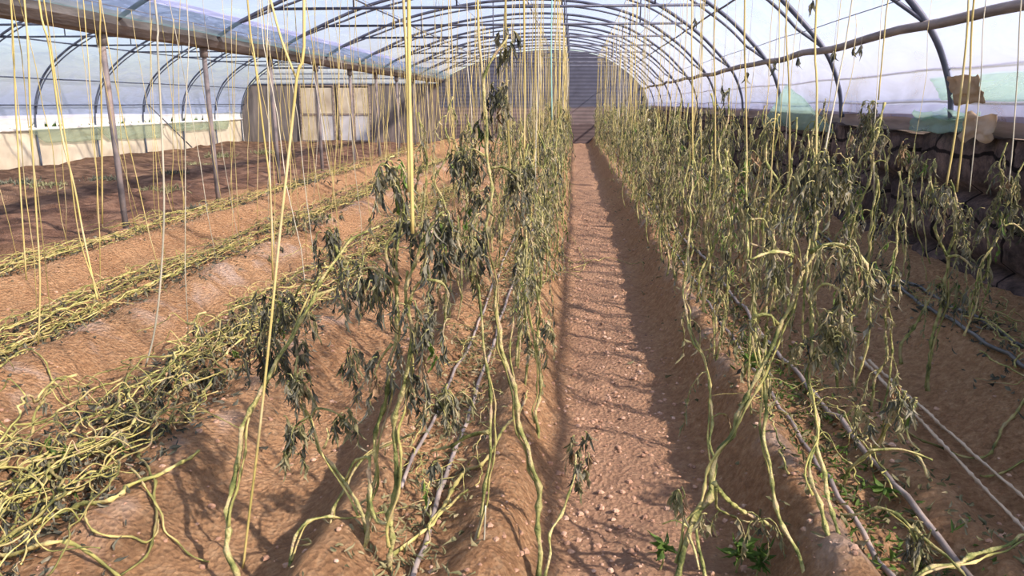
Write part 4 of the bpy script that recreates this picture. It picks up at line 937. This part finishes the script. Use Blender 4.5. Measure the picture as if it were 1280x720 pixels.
litter('weeds', M['leaf_green'], [(rng.gauss(1.12, .10), 1.6 + 7 * rng.random() ** 1.5) for _ in range(1300)], 'small green weeds along the trough of the shaded bed', 'weeds', 1.2, (.02, .05), (.003, .007))
litter('weeds', M['leaf_pale'], [(rng.gauss(-.56, .10), 1.8 + 9 * rng.random() ** 1.3) for _ in range(2000)], 'pale dry weeds along the trough of the sunlit bed', 'weeds', 1.0, (.02, .06), (.003, .007))
litter('leaf_litter', M['leaf_pale'], [(rng.gauss(1.15, .22), 2.2 + 12 * rng.random() ** 1.3) for _ in range(2200)], 'pale leaf litter among the stems of the shaded bed', 'leaf litter', .7)
litter('leaf_litter', M['leaf'], [(rng.gauss(2.42, .12), 2.8 + 14 * rng.random() ** 1.3) for _ in range(1500)], 'dark leaf litter along the foot of the block wall', 'leaf litter', .6)
wg = MB()
def tuft(x, y, s, n):
    b = MB(); p = Vector((x, y, gz(x, y)))
    for i in range(n): b.blade(p + Vector((rng.gauss(0, s), rng.gauss(0, s), 0)), Vector((rng.gauss(0, .7), rng.gauss(0, .7), 1)), rng.uniform(.4, 1) * s * 1.0, s * .07, rng, 0, 3)
    return b
tf = [(207, 240, .26), (248, 262, .16), (275, 200, .3), (215, 222, .2), (60, 235, .25), (25, 232, .25), (330, 190, .3), (390, 240, .25), (245, 205, .25), (130, 225, .2)]
for i, (px, py, s) in enumerate(tf):
    p = on_ground(px, py)
    o = tuft(p.x, p.y, s * .7, 110).build('weed_tuft', M['leaf_pale'] if i % 2 == 0 else M['leaf']); 
    tag(o, 'low pale weed tuft on the bare soil of the empty bay' if i % 2 == 0 else 'low dull weed tuft on the bare soil of the empty bay', 'weed', 'pale weed tufts in the empty bay' if i % 2 == 0 else 'dull weed tufts in the empty bay')
# bright green seedlings
def seedling(px, py, n, L, label):
    p = on_ground(px, py); root = empty('green_seedling', tuple(p)); s = MB(); f = MB()
    stem(s, [p, p + Vector((.01, 0, L * .5)), p + Vector((.02, .01, L))], .004, .002, rng, 5, .03, .003)
    for i in range(n):
        a = rng.uniform(0, 6.28); f.blade(p + Vector((.01, 0, L * rng.uniform(.5, 1))), Vector((math.cos(a), math.sin(a), rng.uniform(-.2, .6))), L * rng.uniform(.4, .7), L * .09, rng, 0, 4)
    part(s, 'stem', M['stem'], root); part(f, 'green_leaves', M['leaf_green'], root); return tag(root, label, 'seedling')
seedling(1098, 632, 9, .10, 'bright green broad leaved seedling beside the second grey pipe')
seedling(920, 716, 22, .12, 'green bushy seedling at the near end of the shaded bed')
seedling(945, 722, 16, .10, 'smaller green seedling beside the bushy one at the near end')
seedling(825, 712, 8, .12, 'drooping dark green seedling at the shaded path edge')
seedling(935, 475, 10, .12, 'green leafy regrowth at the foot of the arched vine')
seedling(1062, 432, 8, .12, 'green leaf clump hanging at the double stemmed vine')
